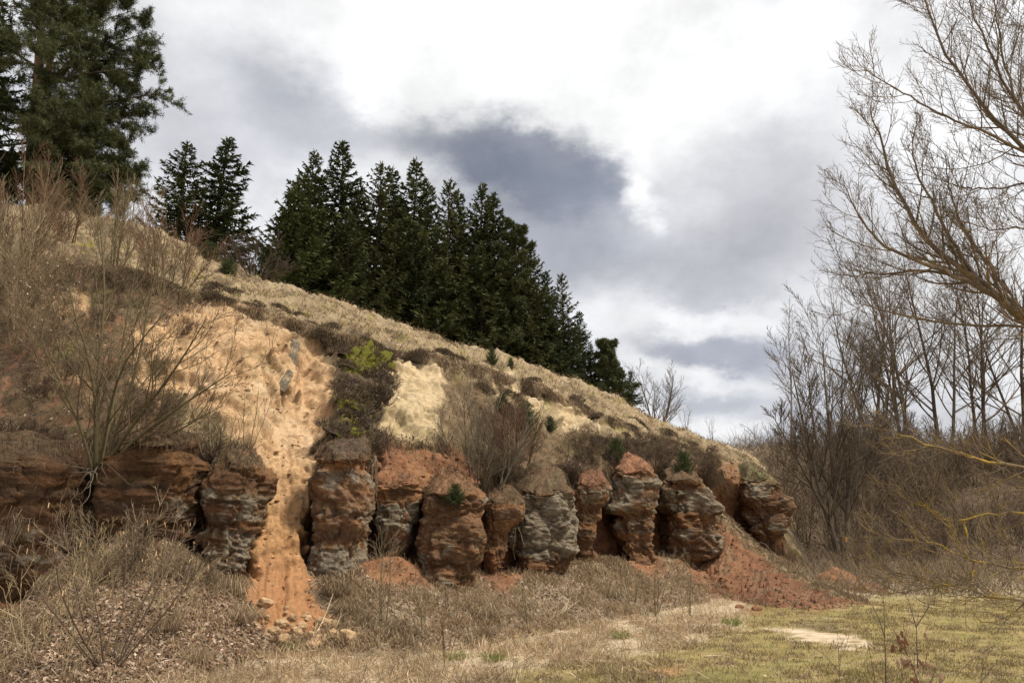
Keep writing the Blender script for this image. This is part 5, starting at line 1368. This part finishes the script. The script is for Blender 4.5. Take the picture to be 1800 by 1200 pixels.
# grey slabs stuck in the sand face
for (u, v, hh, ww, tilt, lab) in ((512, 622, .85, .26, .12, 'upper grey stone slab standing in the sand face'), (496, 670, .62, .22, .5, 'lower grey stone slab leaning in the sand face')):
    p, nr_ = tpos(u, v, .05)
    gx_, gz_ = np.meshgrid(np.linspace(-1, 1, 14), np.linspace(-1, 1, 22)); pts = []
    shape = lambda x, z, y: np.stack((x*ww/2*(1-.15*z), y+0*x, z*hh/2), -1)
    th_ = np.linspace(0, 2*np.pi, 28, endpoint=False); rows_ = np.linspace(-1, 1, 24)
    X = np.sign(np.cos(th_))*np.abs(np.cos(th_))**.35; Yq = np.sign(np.sin(th_))*np.abs(np.sin(th_))**.35
    V = np.stack((X[None]*ww/2*(1-.15*rows_[:, None]), Yq[None]*.10+0*rows_[:, None], hh/2*rows_[:, None]+0*X[None]), -1).reshape(-1, 3)
    V += .045*np.stack((fbm(V+u, 4, 3), fbm(V+9, 4, 3), fbm(V+5, 4, 3)), -1)
    cc = lerp(np.tile(C(.20, .17, .125), (len(V), 1)), C(.34, .27, .18), sstep(fbm(V, 6, 3), 0, .6))
    o = link('stone_slab', make_mesh('stone_slab', V, [grid_faces(24, 28, True), np.arange(28)[None, ::-1], (np.arange(28)+23*28)[None]], cc), M_ROCK, None, p)
    o.rotation_euler = (-.25, tilt, .45); tag(o, lab, 'stone slab')
# sticks and roots
def stick(pts, r, label, colr=(.45, .36, .25), name='fallen_stick', cat='stick', twigs=True):
    pts = np.array(pts); b = pts[0].copy(); m = Mesh()
    P = resample(pts-b, 8)[None]; R = np.linspace(r, r*.35, 8)[None]; m.tubes(P, R, 5, np.array(colr))
    if twigs:
        a, ar = grow(P, R, 4, t=(.3, .95), length=(.15, .35), ang=(20, 50), N=4, up=0, rmin=r*.3); m.tubes(a, ar, 4, np.array(colr))
    return tag(m.build(name, M_BARK, None, b), label, cat)
lift = lambda p, h: p+np.array((0, 0, h))
stick([lift(spos(965, 1092), .03), lift(spos(990, 1084), .10), lift(spos(1018, 1070), .2)], .022, 'pale fallen branch lying on the straw below the big grey pillar')
stick([lift(spos(528, 1148), .03), lift(spos(565, 1118), .15), lift(spos(584, 1092), .5)], .012, 'pale stalk leaning over the sand clods, upper one')
stick([lift(spos(545, 1150), .03), lift(spos(585, 1125), .1), lift(spos(600, 1108), .3)], .010, 'pale stalk leaning over the sand clods, lower one')
stick([lift(spos(462, 1162), .03), lift(spos(482, 1176), .05), lift(spos(500, 1192), .08)], .010, 'short pale stalk on the straw near the bottom')
stick([lift(spos(1238, 1155), .02), lift(spos(1262, 1156), .04), lift(spos(1285, 1157), .03)], .014, 'pale twig lying on the green grass left of the white sand', twigs=False)
stick([at(1268, 905, 28.2), at(1310, 940, 27.6), at(1345, 975, 27.0), at(1390, 1012, 25.8)], .05, 'long root lying along the ridge of the red earth bank', (.20, .16, .10), 'fallen_root', 'root')
stick([at(1322, 960, 29.), at(1342, 950, 28.8), at(1358, 972, 28.2), at(1362, 1000, 27.6)], .035, 'gnarled dark root arching below the last outcrop', (.10, .075, .055), 'fallen_root', 'root')
for k, (u, v, lab) in enumerate(((660, 800, 'bundle of pale roots hanging from the heather strip beside the flat capped pillar'), (902, 905, 'thin root hanging down beside the narrow rust coloured pillar'))):
    p = at(u, v, 18.0 if k == 0 else 20.6); n = 12 if k == 0 else 3; m = Mesh(); t = np.linspace(0, 1, 8)[None, :, None]
    d = np.stack((U_(-.22, .28, n), U_(-.2, .05, n), -U_(.4, 1.25, n)), -1)[:, None]
    P = d*t*np.array((1, 1, .4))+np.array((0, 0, 1.))*d[..., 2:]*.6*t**2+.03*rng.normal(size=(n, 8, 3)).cumsum(1)*t
    m.tubes(P, U_(.006, .014, n)[:, None]*np.linspace(1, .4, 8)[None], 4, np.array((.24, .18, .12)))
    tag(m.build('hanging_roots', M_BARK, None, p), lab, 'roots')

# ------------------------------------------------------------------ trees on the right
LONG = [dict(n=18, t=(.14, 1.), length=(.32, .55), ang=(28, 60), N=7, up=.09, wob=.06, rr=.6, rmin=.016, sides=4),
        dict(n=9, t=(.2, 1.), length=(.32, .6), ang=(18, 45), N=6, up=.09, wob=.08, rr=.6, rmin=.009),
        dict(n=6, t=(.2, 1.), length=(.32, .6), ang=(20, 48), N=4, up=.07, wob=.1, rr=.6, rmin=.0075)]
pT = gpos(1484, 1003)
def T_(u, v, dy=0.): return at(u, v, pT[1]+dy)-pT
zT = np.array((0, 0, -.2))
paths = [([zT, T_(1470, 960), T_(1450, 895, -.2), T_(1432, 830, -.3), T_(1412, 745, -.5), T_(1392, 650, -.7)], (.16, .02)),
 ([zT, T_(1474, 945, .3), T_(1466, 880, .4), T_(1462, 800, .5), T_(1452, 700, .6), T_(1446, 600, .7)], (.13, .02)),
 ([zT, T_(1489, 950), T_(1488, 900, .2), T_(1497, 830, .3), T_(1512, 740, .4), T_(1520, 630, .5)], (.13, .02)),
 ([zT+np.array((.15, .2, 0)), T_(1491, 920, .6), T_(1492, 850, 1.), T_(1478, 740, 1.3), T_(1482, 610, 1.5)], (.10, .02)),
 ([T_(1452, 900, -.2), T_(1425, 850, -.6), T_(1392, 790, -1.), T_(1358, 730, -1.3)], (.08, .015)),
 ([T_(1492, 870, .2), T_(1525, 820, 0), T_(1545, 760, -.2), T_(1562, 680, -.4)], (.08, .015)),
 ([T_(1462, 870, .4), T_(1440, 800, 1.2), T_(1425, 720, 1.8), T_(1420, 640, 2.)], (.07, .015))]
P, R = authored(paths, 10)
forked = bare_plant('bare_tree', pT, P, R, [
 dict(n=16, t=(.28, 1.), length=(.26, .48), ang=(20, 55), N=7, up=.08, wob=.06, rr=.5, rmin=.014, sides=4),
 dict(n=9, t=(.12, 1.), length=(.35, .65), ang=(15, 40), N=5, up=.10, wob=.08, rr=.6, rmin=.012),
 dict(n=6, t=(.2, 1.), length=(.35, .65), ang=(18, 42), N=4, up=.08, wob=.1, rr=.6, rmin=.0095)],
 'bare forked tree with a broom-like crown standing at the edge of the meadow', 'tree', None, (.125, .102, .075), (.115, .090, .064), 'trunk', 8)
m = Mesh(); w_, h_ = .052, .085
V = np.array([(x, y, z) for y in (-.012, .012) for z in (-h_, h_) for x in (-w_, w_)], float)
V = np.concatenate((V, V*np.array((.86, 1.35, .9))))
m.add(V, np.array([(0, 1, 3, 2), (4, 6, 7, 5), (0, 4, 5, 1), (2, 3, 7, 6), (0, 2, 6, 4), (1, 5, 7, 3), (8, 9, 11, 10)]), np.array((.85, .42, .02)))
pm = pT+T_(1487, 948, -.16); tag(m.build('trail_marker', M_PAINT, None, pm, smooth=False), 'small yellow marker plate nailed to the trunk of the forked tree', 'marker')
# birch behind it
pB = fpos(1392, 800)[0]; pB = np.array((at(1391, 790, 57)[0], 57., fpos(1392, 778)[0][2]-.2))
top = at(1388, 540, 57)-pB
P = resample([np.array((0, 0, 0.)), top*.4+np.array((.1, 0, 0)), top*.75+np.array((-.12, 0, 0)), top], 12)[None]
bare_plant('birch_tree', pB, P, np.linspace(.085, .012, 12)[None], [dict(n=46, t=(.22, 1.), absl=(1.2, 2.1), ang=(25, 50), N=7, up=.02, wob=.07, rr=.5, rmin=.014, taper=.55), dict(n=9, t=(.25, 1.), length=(.3, .6), ang=(25, 55), N=5, up=-.12, wob=.09, rr=.5, rmin=.009)],
 'slim birch with drooping fine twigs rising behind the forked tree', 'tree', None, (.30, .27, .24), (.17, .13, .11), 'trunk')
# trees on the crest of the far hillside
def bare_tree_proto(h, n, tilt, r0, seed, label, loc, levels=LONG, group=None, cols=((.13, .104, .078), (.17, .132, .095)), name='bare_tree', ring=.15):
    global rng
    keep = rng; rng = np.random.default_rng(seed)
    P, R = stems(n, h, tilt, ring, r0, N=10, up=.05, wob=.04, hj=(.85, 1.05), rtip=.12)
    o = bare_plant(name, loc, P, R, levels, label, 'tree', group, cols[0], cols[1], 'trunk', 7)
    rng = keep
    return o
def hill_top(u, Y):
    j = int(np.clip(round((u-fu[0])/(fu[1]-fu[0])), 0, len(fu)-1)); i = int(np.argmin(np.abs(FG[:, j, 1]-Y)))
    p = FG[i, j].copy(); p[2] -= .1
    return p
GT = 'bare trees on the crest of the far hillside'
TT = [(1572, 57, 470, 101, 2, 'leaning bare tree on the far crest, first one right of the forked tree'), (1612, 55, 440, 102, 1, 'slim bare tree on the far crest, second one right of the forked tree'), (1650, 58, 425, 103, 2, 'twin stemmed bare tree on the far crest behind the hanging willow branches'), (1690, 54, 430, 104, 1, 'thick dark bare tree on the far crest behind the willow'), (1725, 59, 415, 105, 1, 'thin bare tree on the far crest between two thicker trunks'), (1762, 55, 405, 106, 2, 'forked bare tree on the far crest near the right edge'), (1798, 57, 395, 107, 1, 'bare tree on the far crest cut by the right edge'), (1545, 60, 560, 108, 1, 'short bare tree on the far crest just right of the broom-like crown'), (1840, 54, 400, 109, 2, 'bare tree on the far crest just beyond the right edge'), (1632, 62, 500, 110, 1, 'lower bare tree on the far crest half hidden by a twin stemmed one')]
for (u, Y, vt, sd, n, lab) in TT:
    b = hill_top(u, Y); h = at(u, vt, Y)[2]-b[2]
    bare_tree_proto(h*.95, n, (2, 16), h*.0098, sd, lab, b, group=GT)
bt_ = np.array((at(1152, 730, 60)[0], 60., 8.3)); 
bare_tree_proto(at(1150, 655, 60)[2]-bt_[2], 4, (8, 45), .10, 120, 'grey bare tree behind the low end of the crest, right of the spruces', bt_, [dict(n=12, t=(.2, 1.), length=(.35, .6), ang=(18, 45), N=6, up=.08, wob=.07, rr=.6, rmin=.014), dict(n=9, t=(.2, 1.), length=(.35, .6), ang=(18, 45), N=5, up=.07, wob=.09, rr=.6, rmin=.010), dict(n=4, t=(.2, 1.), length=(.35, .6), ang=(18, 45), N=4, up=.07, wob=.09, rr=.6, rmin=.008)], cols=((.14, .12, .10), (.16, .135, .115)))
# bare shrubs all over the far hillside
def far_shrub(seed, h):
    global rng
    keep = rng; rng = np.random.default_rng(seed)
    P, R = stems(13, h, (5, 48), .5, .035, N=7, wob=.07)
    o = bare_plant('hillside_shrub', (0, 0, 0), P, R, [dict(n=7, t=(.2, 1.), length=(.3, .55), ang=(15, 45), N=5, up=.06, wob=.09, rmin=.014), dict(n=5, t=(.25, 1.), length=(.35, .6), ang=(20, 50), N=4, up=.05, wob=.1, rmin=.010)], 'bare brown shrub among many on the far hillside', 'shrub', 'bare shrubs on the far hillside', (.15, .115, .078), (.165, .122, .082))
    rng = keep
    return o
FS_ = [far_shrub(130+k, 2.6) for k in range(4)]
cnt = 0
for k in range(110):
    u, v = rng.uniform(1330, 1860), rng.uniform(785, 1000)
    if u < 1400 and v > 930: continue
    p = fpos(u, v)[0] if v < 990 else gpos(u, v+6)
    s = rng.uniform(.6, 1.15)*(.75 if v > 960 else 1.)
    if cnt < 4:
        o = FS_[cnt]; o.location = [float(x) for x in p]; o.scale = (s, s, s)
    else: o = copy_tree(FS_[int(rng.integers(0, 4))], p, float(rng.uniform(0, 6.28)), s)
    cnt += 1
# tangled dead stems between them
n = 9000
p, nn_, k = scatter(FG, FN, cell_area(FG)*(np.arange(FG.shape[0])[:, None] < 110)*(fu[None] < 1950)*(fu[None] > 1300), n)
d = unit(rng.normal(size=(n, 3))*np.array((.7, .7, .35))+np.array((0, 0, .75))); L = U_(.5, 1.9, n)[:, None]
m = Mesh(); q = np.stack((p, p+d*L*.5, p+d*L+.12*rng.normal(size=(n, 3))*L), 1)
m.tubes(q, U_(.007, .016, n)[:, None]*np.array([[1, .8, .5]]), 3, pick(np.array([(.14, .105, .075), (.20, .15, .10), (.10, .075, .055), (.25, .19, .125)]), n).repeat(9, 0).reshape(n, 9, 3)[:, 0])
n = 3000; pp = np.array([gpos(rng.uniform(1420, 1850), rng.uniform(1000, 1045)) for _ in range(n//3)]).repeat(3, 0)+np.array((.5, .5, 0))*rng.normal(size=(n, 3))
pp[:, 2] = ground_z(pp); d = unit(rng.normal(size=(n, 3))*np.array((.6, .6, .2))+np.array((0, 0, .9))); L = U_(.3, 1.1, n)[:, None]
q = np.stack((pp, pp+d*L*.5, pp+d*L+.1*rng.normal(size=(n, 3))*L), 1)
m.tubes(q, U_(.005, .010, n)[:, None]*np.array([[1, .8, .5]]), 3, pick(np.array([(.20, .15, .10), (.28, .22, .14), (.15, .11, .075)]), n))
tag(m.build('undergrowth', M_TWIG), kind='stuff')

# ------------------------------------------------------------------ the willow reaching in from the right
WY = 9.6
pW = np.array((at(2130, 900, WY)[0], WY+.6, 0.)); pW[2] = ground_z(pW[None])[0]
def Q(u, v, dy=0.): return at(u, v, WY+dy)-pW
wt = [np.array((0, 0, -.3)), np.array((-.05, 0, 1.2)), np.array((-.12, -.05, 2.6)), np.array((-.1, 0, 4.2)), np.array((.15, .1, 6.)), np.array((.3, .2, 8.2)), np.array((.1, .5, 9.6)), np.array((-.3, .9, 11.))]
fk = lambda z: np.array((np.interp(z, [0, 1.2, 2.6, 4.2, 6, 8.2], [0, -.05, -.12, -.1, .15, .3]), 0., z))
LM = [ # limb path from the trunk, radii, lichen, level counts
 ([fk(2.7), Q(1990, 720), Q(1890, 625), Q(1800, 562), Q(1716, 488), Q(1660, 452), Q(1606, 398), Q(1570, 318), Q(1545, 240), Q(1530, 188)], (.085, .006), .5),
 ([Q(1760, 528), Q(1715, 500, -.1), Q(1660, 475, -.2), Q(1600, 452, -.3), Q(1552, 436, -.3), Q(1525, 400, -.3), Q(1498, 358, -.3), Q(1484, 325, -.3)], (.040, .005), .35),
 ([Q(1716, 492), Q(1670, 480, .1), Q(1605, 474, .3), Q(1560, 484, .4), Q(1520, 482, .5), Q(1486, 470, .5)], (.030, .005), .35),
 ([Q(1716, 488), Q(1668, 420, .2), Q(1640, 360, .3), Q(1606, 290, .3), Q(1600, 230, .3)], (.035, .005), .3),
 ([Q(1790, 552), Q(1740, 470, .5), Q(1690, 395, .7), Q(1665, 330, .8), Q(1660, 270, .8)], (.035, .005), .3),
 ([fk(2.5), Q(1960, 690, .3), Q(1880, 610, .4), Q(1800, 572, .5), Q(1700, 572, .6), Q(1600, 558, .7), Q(1540, 542, .8), Q(1505, 532, .8)], (.038, .005), .8),
 ([fk(4.3), Q(2000, 420), Q(1900, 330), Q(1800, 262), Q(1722, 182), Q(1662, 92), Q(1632, 20), Q(1612, -60)], (.055, .006), .25),
 ([fk(4.5), Q(2020, 400, .3), Q(1900, 290, .4), Q(1800, 205, .4), Q(1748, 112, .4), Q(1706, 20, .4), Q(1690, -60, .4)], (.045, .006), .2),
 ([fk(4.8), Q(2000, 330, -.4), Q(1860, 270, -.4), Q(1780, 178, -.4), Q(1756, 70, -.4), Q(1744, -40, -.4)], (.040, .006), .2),
 ([Q(1815, 275), Q(1740, 235, -.3), Q(1690, 222, -.4), Q(1620, 182, -.5), Q(1560, 150, -.5), Q(1520, 122, -.5)], (.024, .005), .2),
 ([Q(1840, 300), Q(1800, 326, .2), Q(1724, 333, .2), Q(1680, 328, .2), Q(1620, 306, .2)], (.020, .005), .4),
 ([fk(3.8), Q(1960, 450, -.3), Q(1880, 410, -.3), Q(1800, 400, -.3), Q(1742, 404, -.3), Q(1690, 390, -.3)], (.024, .005), .5),
 ([fk(5.2), Q(2020, 260, .2), Q(1900, 150, .2), Q(1820, 60, .3), Q(1790, -40, .3)], (.040, .006), .2),
 ([fk(1.5), Q(2000, 860, -.2), Q(1900, 836, -.2), Q(1800, 824, -.2), Q(1708, 806, -.2), Q(1650, 786, -.2), Q(1580, 763, -.2), Q(1520, 745, -.2)], (.038, .005), .9),
 ([fk(1.2), Q(2000, 905, .3), Q(1880, 903, .3), Q(1800, 902, .3), Q(1743, 902, .3), Q(1697, 916, .3), Q(1650, 911, .3), Q(1612, 878, .3), Q(1570, 850, .3)], (.024, .005), 1.),
 ([fk(.9), Q(2000, 985, -.4), Q(1880, 998, -.4), Q(1800, 996, -.4), Q(1743, 996, -.4), Q(1706, 984, -.4), Q(1660, 960, -.4), Q(1622, 948, -.4), Q(1560, 950, -.4)], (.024, .005), 1.),
 ([fk(.7), Q(2000, 1040, 0), Q(1880, 1052, 0), Q(1800, 1053, 0), Q(1743, 1051, 0), Q(1706, 1031, 0), Q(1650, 1028, 0), Q(1592, 1008, 0), Q(1540, 995, 0)], (.026, .005), 1.),
 ([Q(1697, 916, .3), Q(1702, 960, .2), Q(1716, 995, .1), Q(1706, 1031, 0)], (.017, .012), 1.),
 ([Q(1650, 1028, 0), Q(1600, 1040, -.1), Q(1560, 1046, -.2), Q(1520, 1035, -.2)], (.013, .004), 1.)]
wil = empty('willow_tree', pW, 'willow reaching in from the right with yellow lichen on its lower branches', 'tree')
m = Mesh(); m.tubes(resample(wt, 16)[None], np.linspace(.27, .012, 16)[None], 12, np.array((.11, .09, .065))); m.build('trunk', M_BARK, wil)
YL = np.array((.40, .27, .045)); WB = np.array((.15, .115, .082))
def lich(P, R, amt, sides):
    V = np.repeat(P.reshape(-1, 3), sides, 0); V = V+.03*rng.normal(size=V.shape)
    m_ = sstep(fbm(V, 6., 3, .6)+.4*fbm(V, 19, 2), .30-.40*amt, .80-.40*amt)*min(.9, amt+.2)
    return lerp(np.tile(WB, (len(V), 1))*(1+.15*rng.normal(size=(len(V), 1))), YL*(1+.15*rng.normal(size=(len(V), 1))), m_)
def add_l(m, P, R, sides, amt):
    V, f = tubes(P, R, sides); m.add(V, f, np.clip(lich(P, R, amt, sides), .01, .8))
for k, (pts, (ra, rb_), lic) in enumerate(LM):
    lower = k >= 13
    P = resample(pts, 22); Ln = np.linalg.norm(np.diff(P, axis=0), axis=1).sum()
    P[1:-1] += .012*rng.normal(size=(20, 3)); P = P[None]; R = np.linspace(ra*.82, rb_, 22)[None]; lic = lic if lower else lic*.55
    m = Mesh(); add_l(m, P, R, 7, lic); lo = m.build('limb', M_BARK, wil)
    tw = Mesh()
    c1 = max(6, int(Ln*(6.5 if not lower else 6.)))
    if k == 17: c1 = 3
    t0 = .25 if k in (0, 5, 6, 7, 8, 11, 12, 13, 14, 15, 16) else .08
    a, ar = grow(P, R, c1, t=(t0, 1.), absl=(.55, 1.35) if not lower else (.4, 1.1), ang=(25, 60), N=8, up=.15 if not lower else .09, wob=.07, rr=.5, rmin=.0055, taper=.45)
    b, b_r = grow(a, ar, 8 if not lower else 7, t=(.15, 1.), length=(.28, .55), ang=(22, 55), N=6, up=.16 if not lower else .12, wob=.10, rr=.6, rmin=.0036, taper=.3)
    c2, cr_ = grow(b, b_r, 5 if not lower else 4, t=(.2, 1.), length=(.3, .6), ang=(25, 60), N=4, up=.20, wob=.12, rr=.65, rmin=.0025, taper=.2)
    add_l(tw, a, ar, 4, lic*.8); add_l(tw, b, b_r, 3, lic*.55); add_l(tw, c2, cr_, 3, lic*.25)
    tag(tw.build('twigs', M_TWIG, lo), kind='stuff')

# ------------------------------------------------------------------ foreground sprigs at the lower right
def sprig(paths, r0, label, lv, cols, name='sapling'):
    b = gpos(paths[0][0][0], min(paths[0][0][1], 1290))
    if paths[0][0][1] > 1290: pass
    Y = b[1]
    P = np.stack([resample([at(u, v, Y+.1*i)-b for i, (u, v) in enumerate(q)], 9) for q in paths]); R = np.stack([np.linspace(r0*(1 if i == 0 else .7), r0*.25, 9) for i in range(len(paths))])
    P[0, 0, 2] -= .05
    return bare_plant(name, b, P, R, lv, label, 'sapling', None, *cols)
LV1 = [dict(n=5, t=(.35, 1.), length=(.2, .45), ang=(20, 45), N=5, up=.05, wob=.06, rmin=.0022), dict(n=2, t=(.3, 1.), length=(.3, .6), ang=(20, 45), N=4, up=.05, wob=.08, rmin=.0018)]
sprig([[(1614, 1185), (1612, 1140), (1611, 1100)], [(1611, 1102), (1604, 1080), (1596, 1050)], [(1611, 1100), (1626, 1078), (1640, 1050)]], .011, 'dark straight sapling forking into a Y on the green grass', LV1, ((.06, .05, .04), (.10, .075, .055)))
sprig([[(1558, 1240), (1556, 1150), (1553, 1040)], [(1555, 1120), (1545, 1085), (1532, 1062)]], .008, 'thin dark upright stem at the bottom right, left of the forked sapling', LV1, ((.06, .05, .04), (.12, .085, .06)))
sprig([[(1476, 1230), (1475, 1170), (1472, 1110)], [(1475, 1180), (1450, 1150), (1428, 1135)], [(1475, 1160), (1490, 1130), (1494, 1095)]], .006, 'small reddish sprig at the bottom left of the withered leaves', LV1, ((.15, .09, .065), (.17, .10, .07)))
sprig([[(1545, 1235), (1530, 1150), (1515, 1075)], [(1660, 1220), (1700, 1160), (1790, 1110)]], .005, 'slender arching shoots at the bottom right corner', LV1, ((.17, .12, .08), (.19, .14, .09)))
sprig([[(1722, 1230), (1725, 1180), (1740, 1140)], [(1724, 1200), (1745, 1170), (1775, 1150)]], .006, 'short reddish twig near the right bottom edge', LV1, ((.15, .09, .065), (.17, .10, .07)))
oak = sprig([[(1625, 1245), (1610, 1180), (1585, 1130), (1562, 1090)], [(1615, 1200), (1600, 1160), (1592, 1145)], [(1622, 1225), (1640, 1190), (1648, 1160)]], .009, 'oak twig with curled withered brown leaves at the bottom right', LV1[:1], ((.10, .07, .05), (.12, .085, .06)), 'oak_sapling')
lfm = []
for sd in range(4):
    t = np.linspace(-1, 1, 9); wv_ = (.42+.10*np.cos(t*11+sd))*np.sqrt(np.clip(1-t**2, .02, 1)); cur2 = .30*np.cos(t*1.6+sd)
    rowsL = np.stack([np.stack((t, s*wv_, cur2+.35*(abs(s)**1.5)*wv_*(1 if sd % 2 else -1)), -1) for s in (-1, -.5, 0, .5, 1)])
    V = rowsL.reshape(-1, 3)*.055
    lfm.append(make_mesh('leaf', V, [grid_faces(5, 9)], np.array([(.30, .15, .085), (.36, .21, .13), (.25, .125, .07), (.42, .27, .18)][sd])*(1+.15*rng.normal(size=(45, 1)))))
ob = np.array(oak.location); Yo = ob[1]
for k in range(46):
    f = rng.random()
    q = [(1612, 1200), (1594, 1148), (1640, 1185), (1606, 1170), (1588, 1130)][int(rng.integers(0, 5))]
    p = at(q[0]+rng.normal()*15, q[1]+rng.normal()*20, Yo+rng.normal()*.08)-ob
    o = link('leaf', lfm[k % 4], M_LEAF, oak, p); o.rotation_euler = tuple(rng.uniform(0, 6.28, 3)); s = rng.uniform(.7, 1.25); o.scale = (s, s, s)

# grass tussocks that stand out
def tussock_mesh(seed, pal, n=240, L=(.18, .5), w=(.006, .012), droop=.5):
    global rng
    keep = rng; rng = np.random.default_rng(seed)
    m = Mesh(); a = U_(0, 6.28, n); r = .12*np.sqrt(rng.random(n))
    p = np.stack((np.cos(a)*r, np.sin(a)*r, 0*r), -1)
    d = unit(np.stack((np.cos(a)*r*5, np.sin(a)*r*5, .75+0*r), -1)+.25*rng.normal(size=(n, 3))); l = U_(*L, n)[:, None]
    mid = p+d*l*.55; end = mid+unit(d+np.array((0, 0, -droop*2.4)))*l*.5
    m.ribbons(np.stack((p, mid, end), 1), U_(*w, n), pick(pal, n))
    rng = keep
    return m.mesh('grass_tussock', False)
TM = [tussock_mesh(90, STRAW), tussock_mesh(91, np.concatenate((STRAW*.8, BROWN))), tussock_mesh(92, STRAW*.9, droop=.7)]
TG = tussock_mesh(93, np.array([(.18, .24, .05), (.24, .28, .08), (.30, .28, .12)]), 160, (.10, .26), droop=.3)
for (u, v, s, kind, lab) in ((588, 1048, 1.5, 1, 'large overhanging straw tussock at the right edge of the sand slide'), (610, 1075, 1.2, 0, 'straw tussock just below the large one beside the sand slide'), (700, 1110, 1.0, 1, 'dry tussock at the foot of the slender sapling'), (850, 1118, 1.0, 1, 'brown tussock standing alone in the pale straw'), (860, 1085, 1.3, 0, 'straw tussock under the bulky brown pillar'), (1075, 1048, 1.5, 2, 'arched straw tussock below the slim red pillar'), (1098, 1075, 1.0, 0, 'straw tussock right of the arched one'), (1240, 1112, .8, 0, 'pale tussock at the start of the green grass'), (320, 985, 1.6, 2, 'hanging straw tussock under the broad brown block'), (370, 1010, 1.6, 2, 'hanging straw tussock under the dark grey block'), (405, 1045, 1.5, 2, 'hanging straw tussock at the left rim of the sand slide'), (420, 1090, 1.3, 0, 'straw tussock low at the left rim of the sand slide'), (300, 1110, 1.0, 1, 'brown tussock on the leafy bank'), (345, 1165, .9, 0, 'straw tussock on the leaf litter near the bottom'), (270, 985, 1.4, 2, 'hanging straw tussock under the left part of the broad brown block')):
    o = link('grass_tussock', TM[kind], M_GRASS, None, spos(u, v)); o.scale = (s, s, s); o.rotation_euler = (0, 0, rng.uniform(0, 6.28)); tag(o, lab, 'grass tussock', 'dry grass tussocks')
for (u, v, lab) in ((512, 1143, 'green grass tuft beside the sand clods'), (867, 1162, 'green grass tuft where the straw meets the meadow'), (802, 1160, 'small green tuft left of the one at the meadow edge'), (1092, 1122, 'green tuft in the pale sandy straw'), (1288, 1098, 'green tuft at the left end of the white sand patch')):
    o = link('grass_tussock', TG, M_GRASS, None, spos(u, v)); o.rotation_euler = (0, 0, rng.uniform(0, 6.28)); tag(o, lab, 'grass tussock', 'green grass tufts')
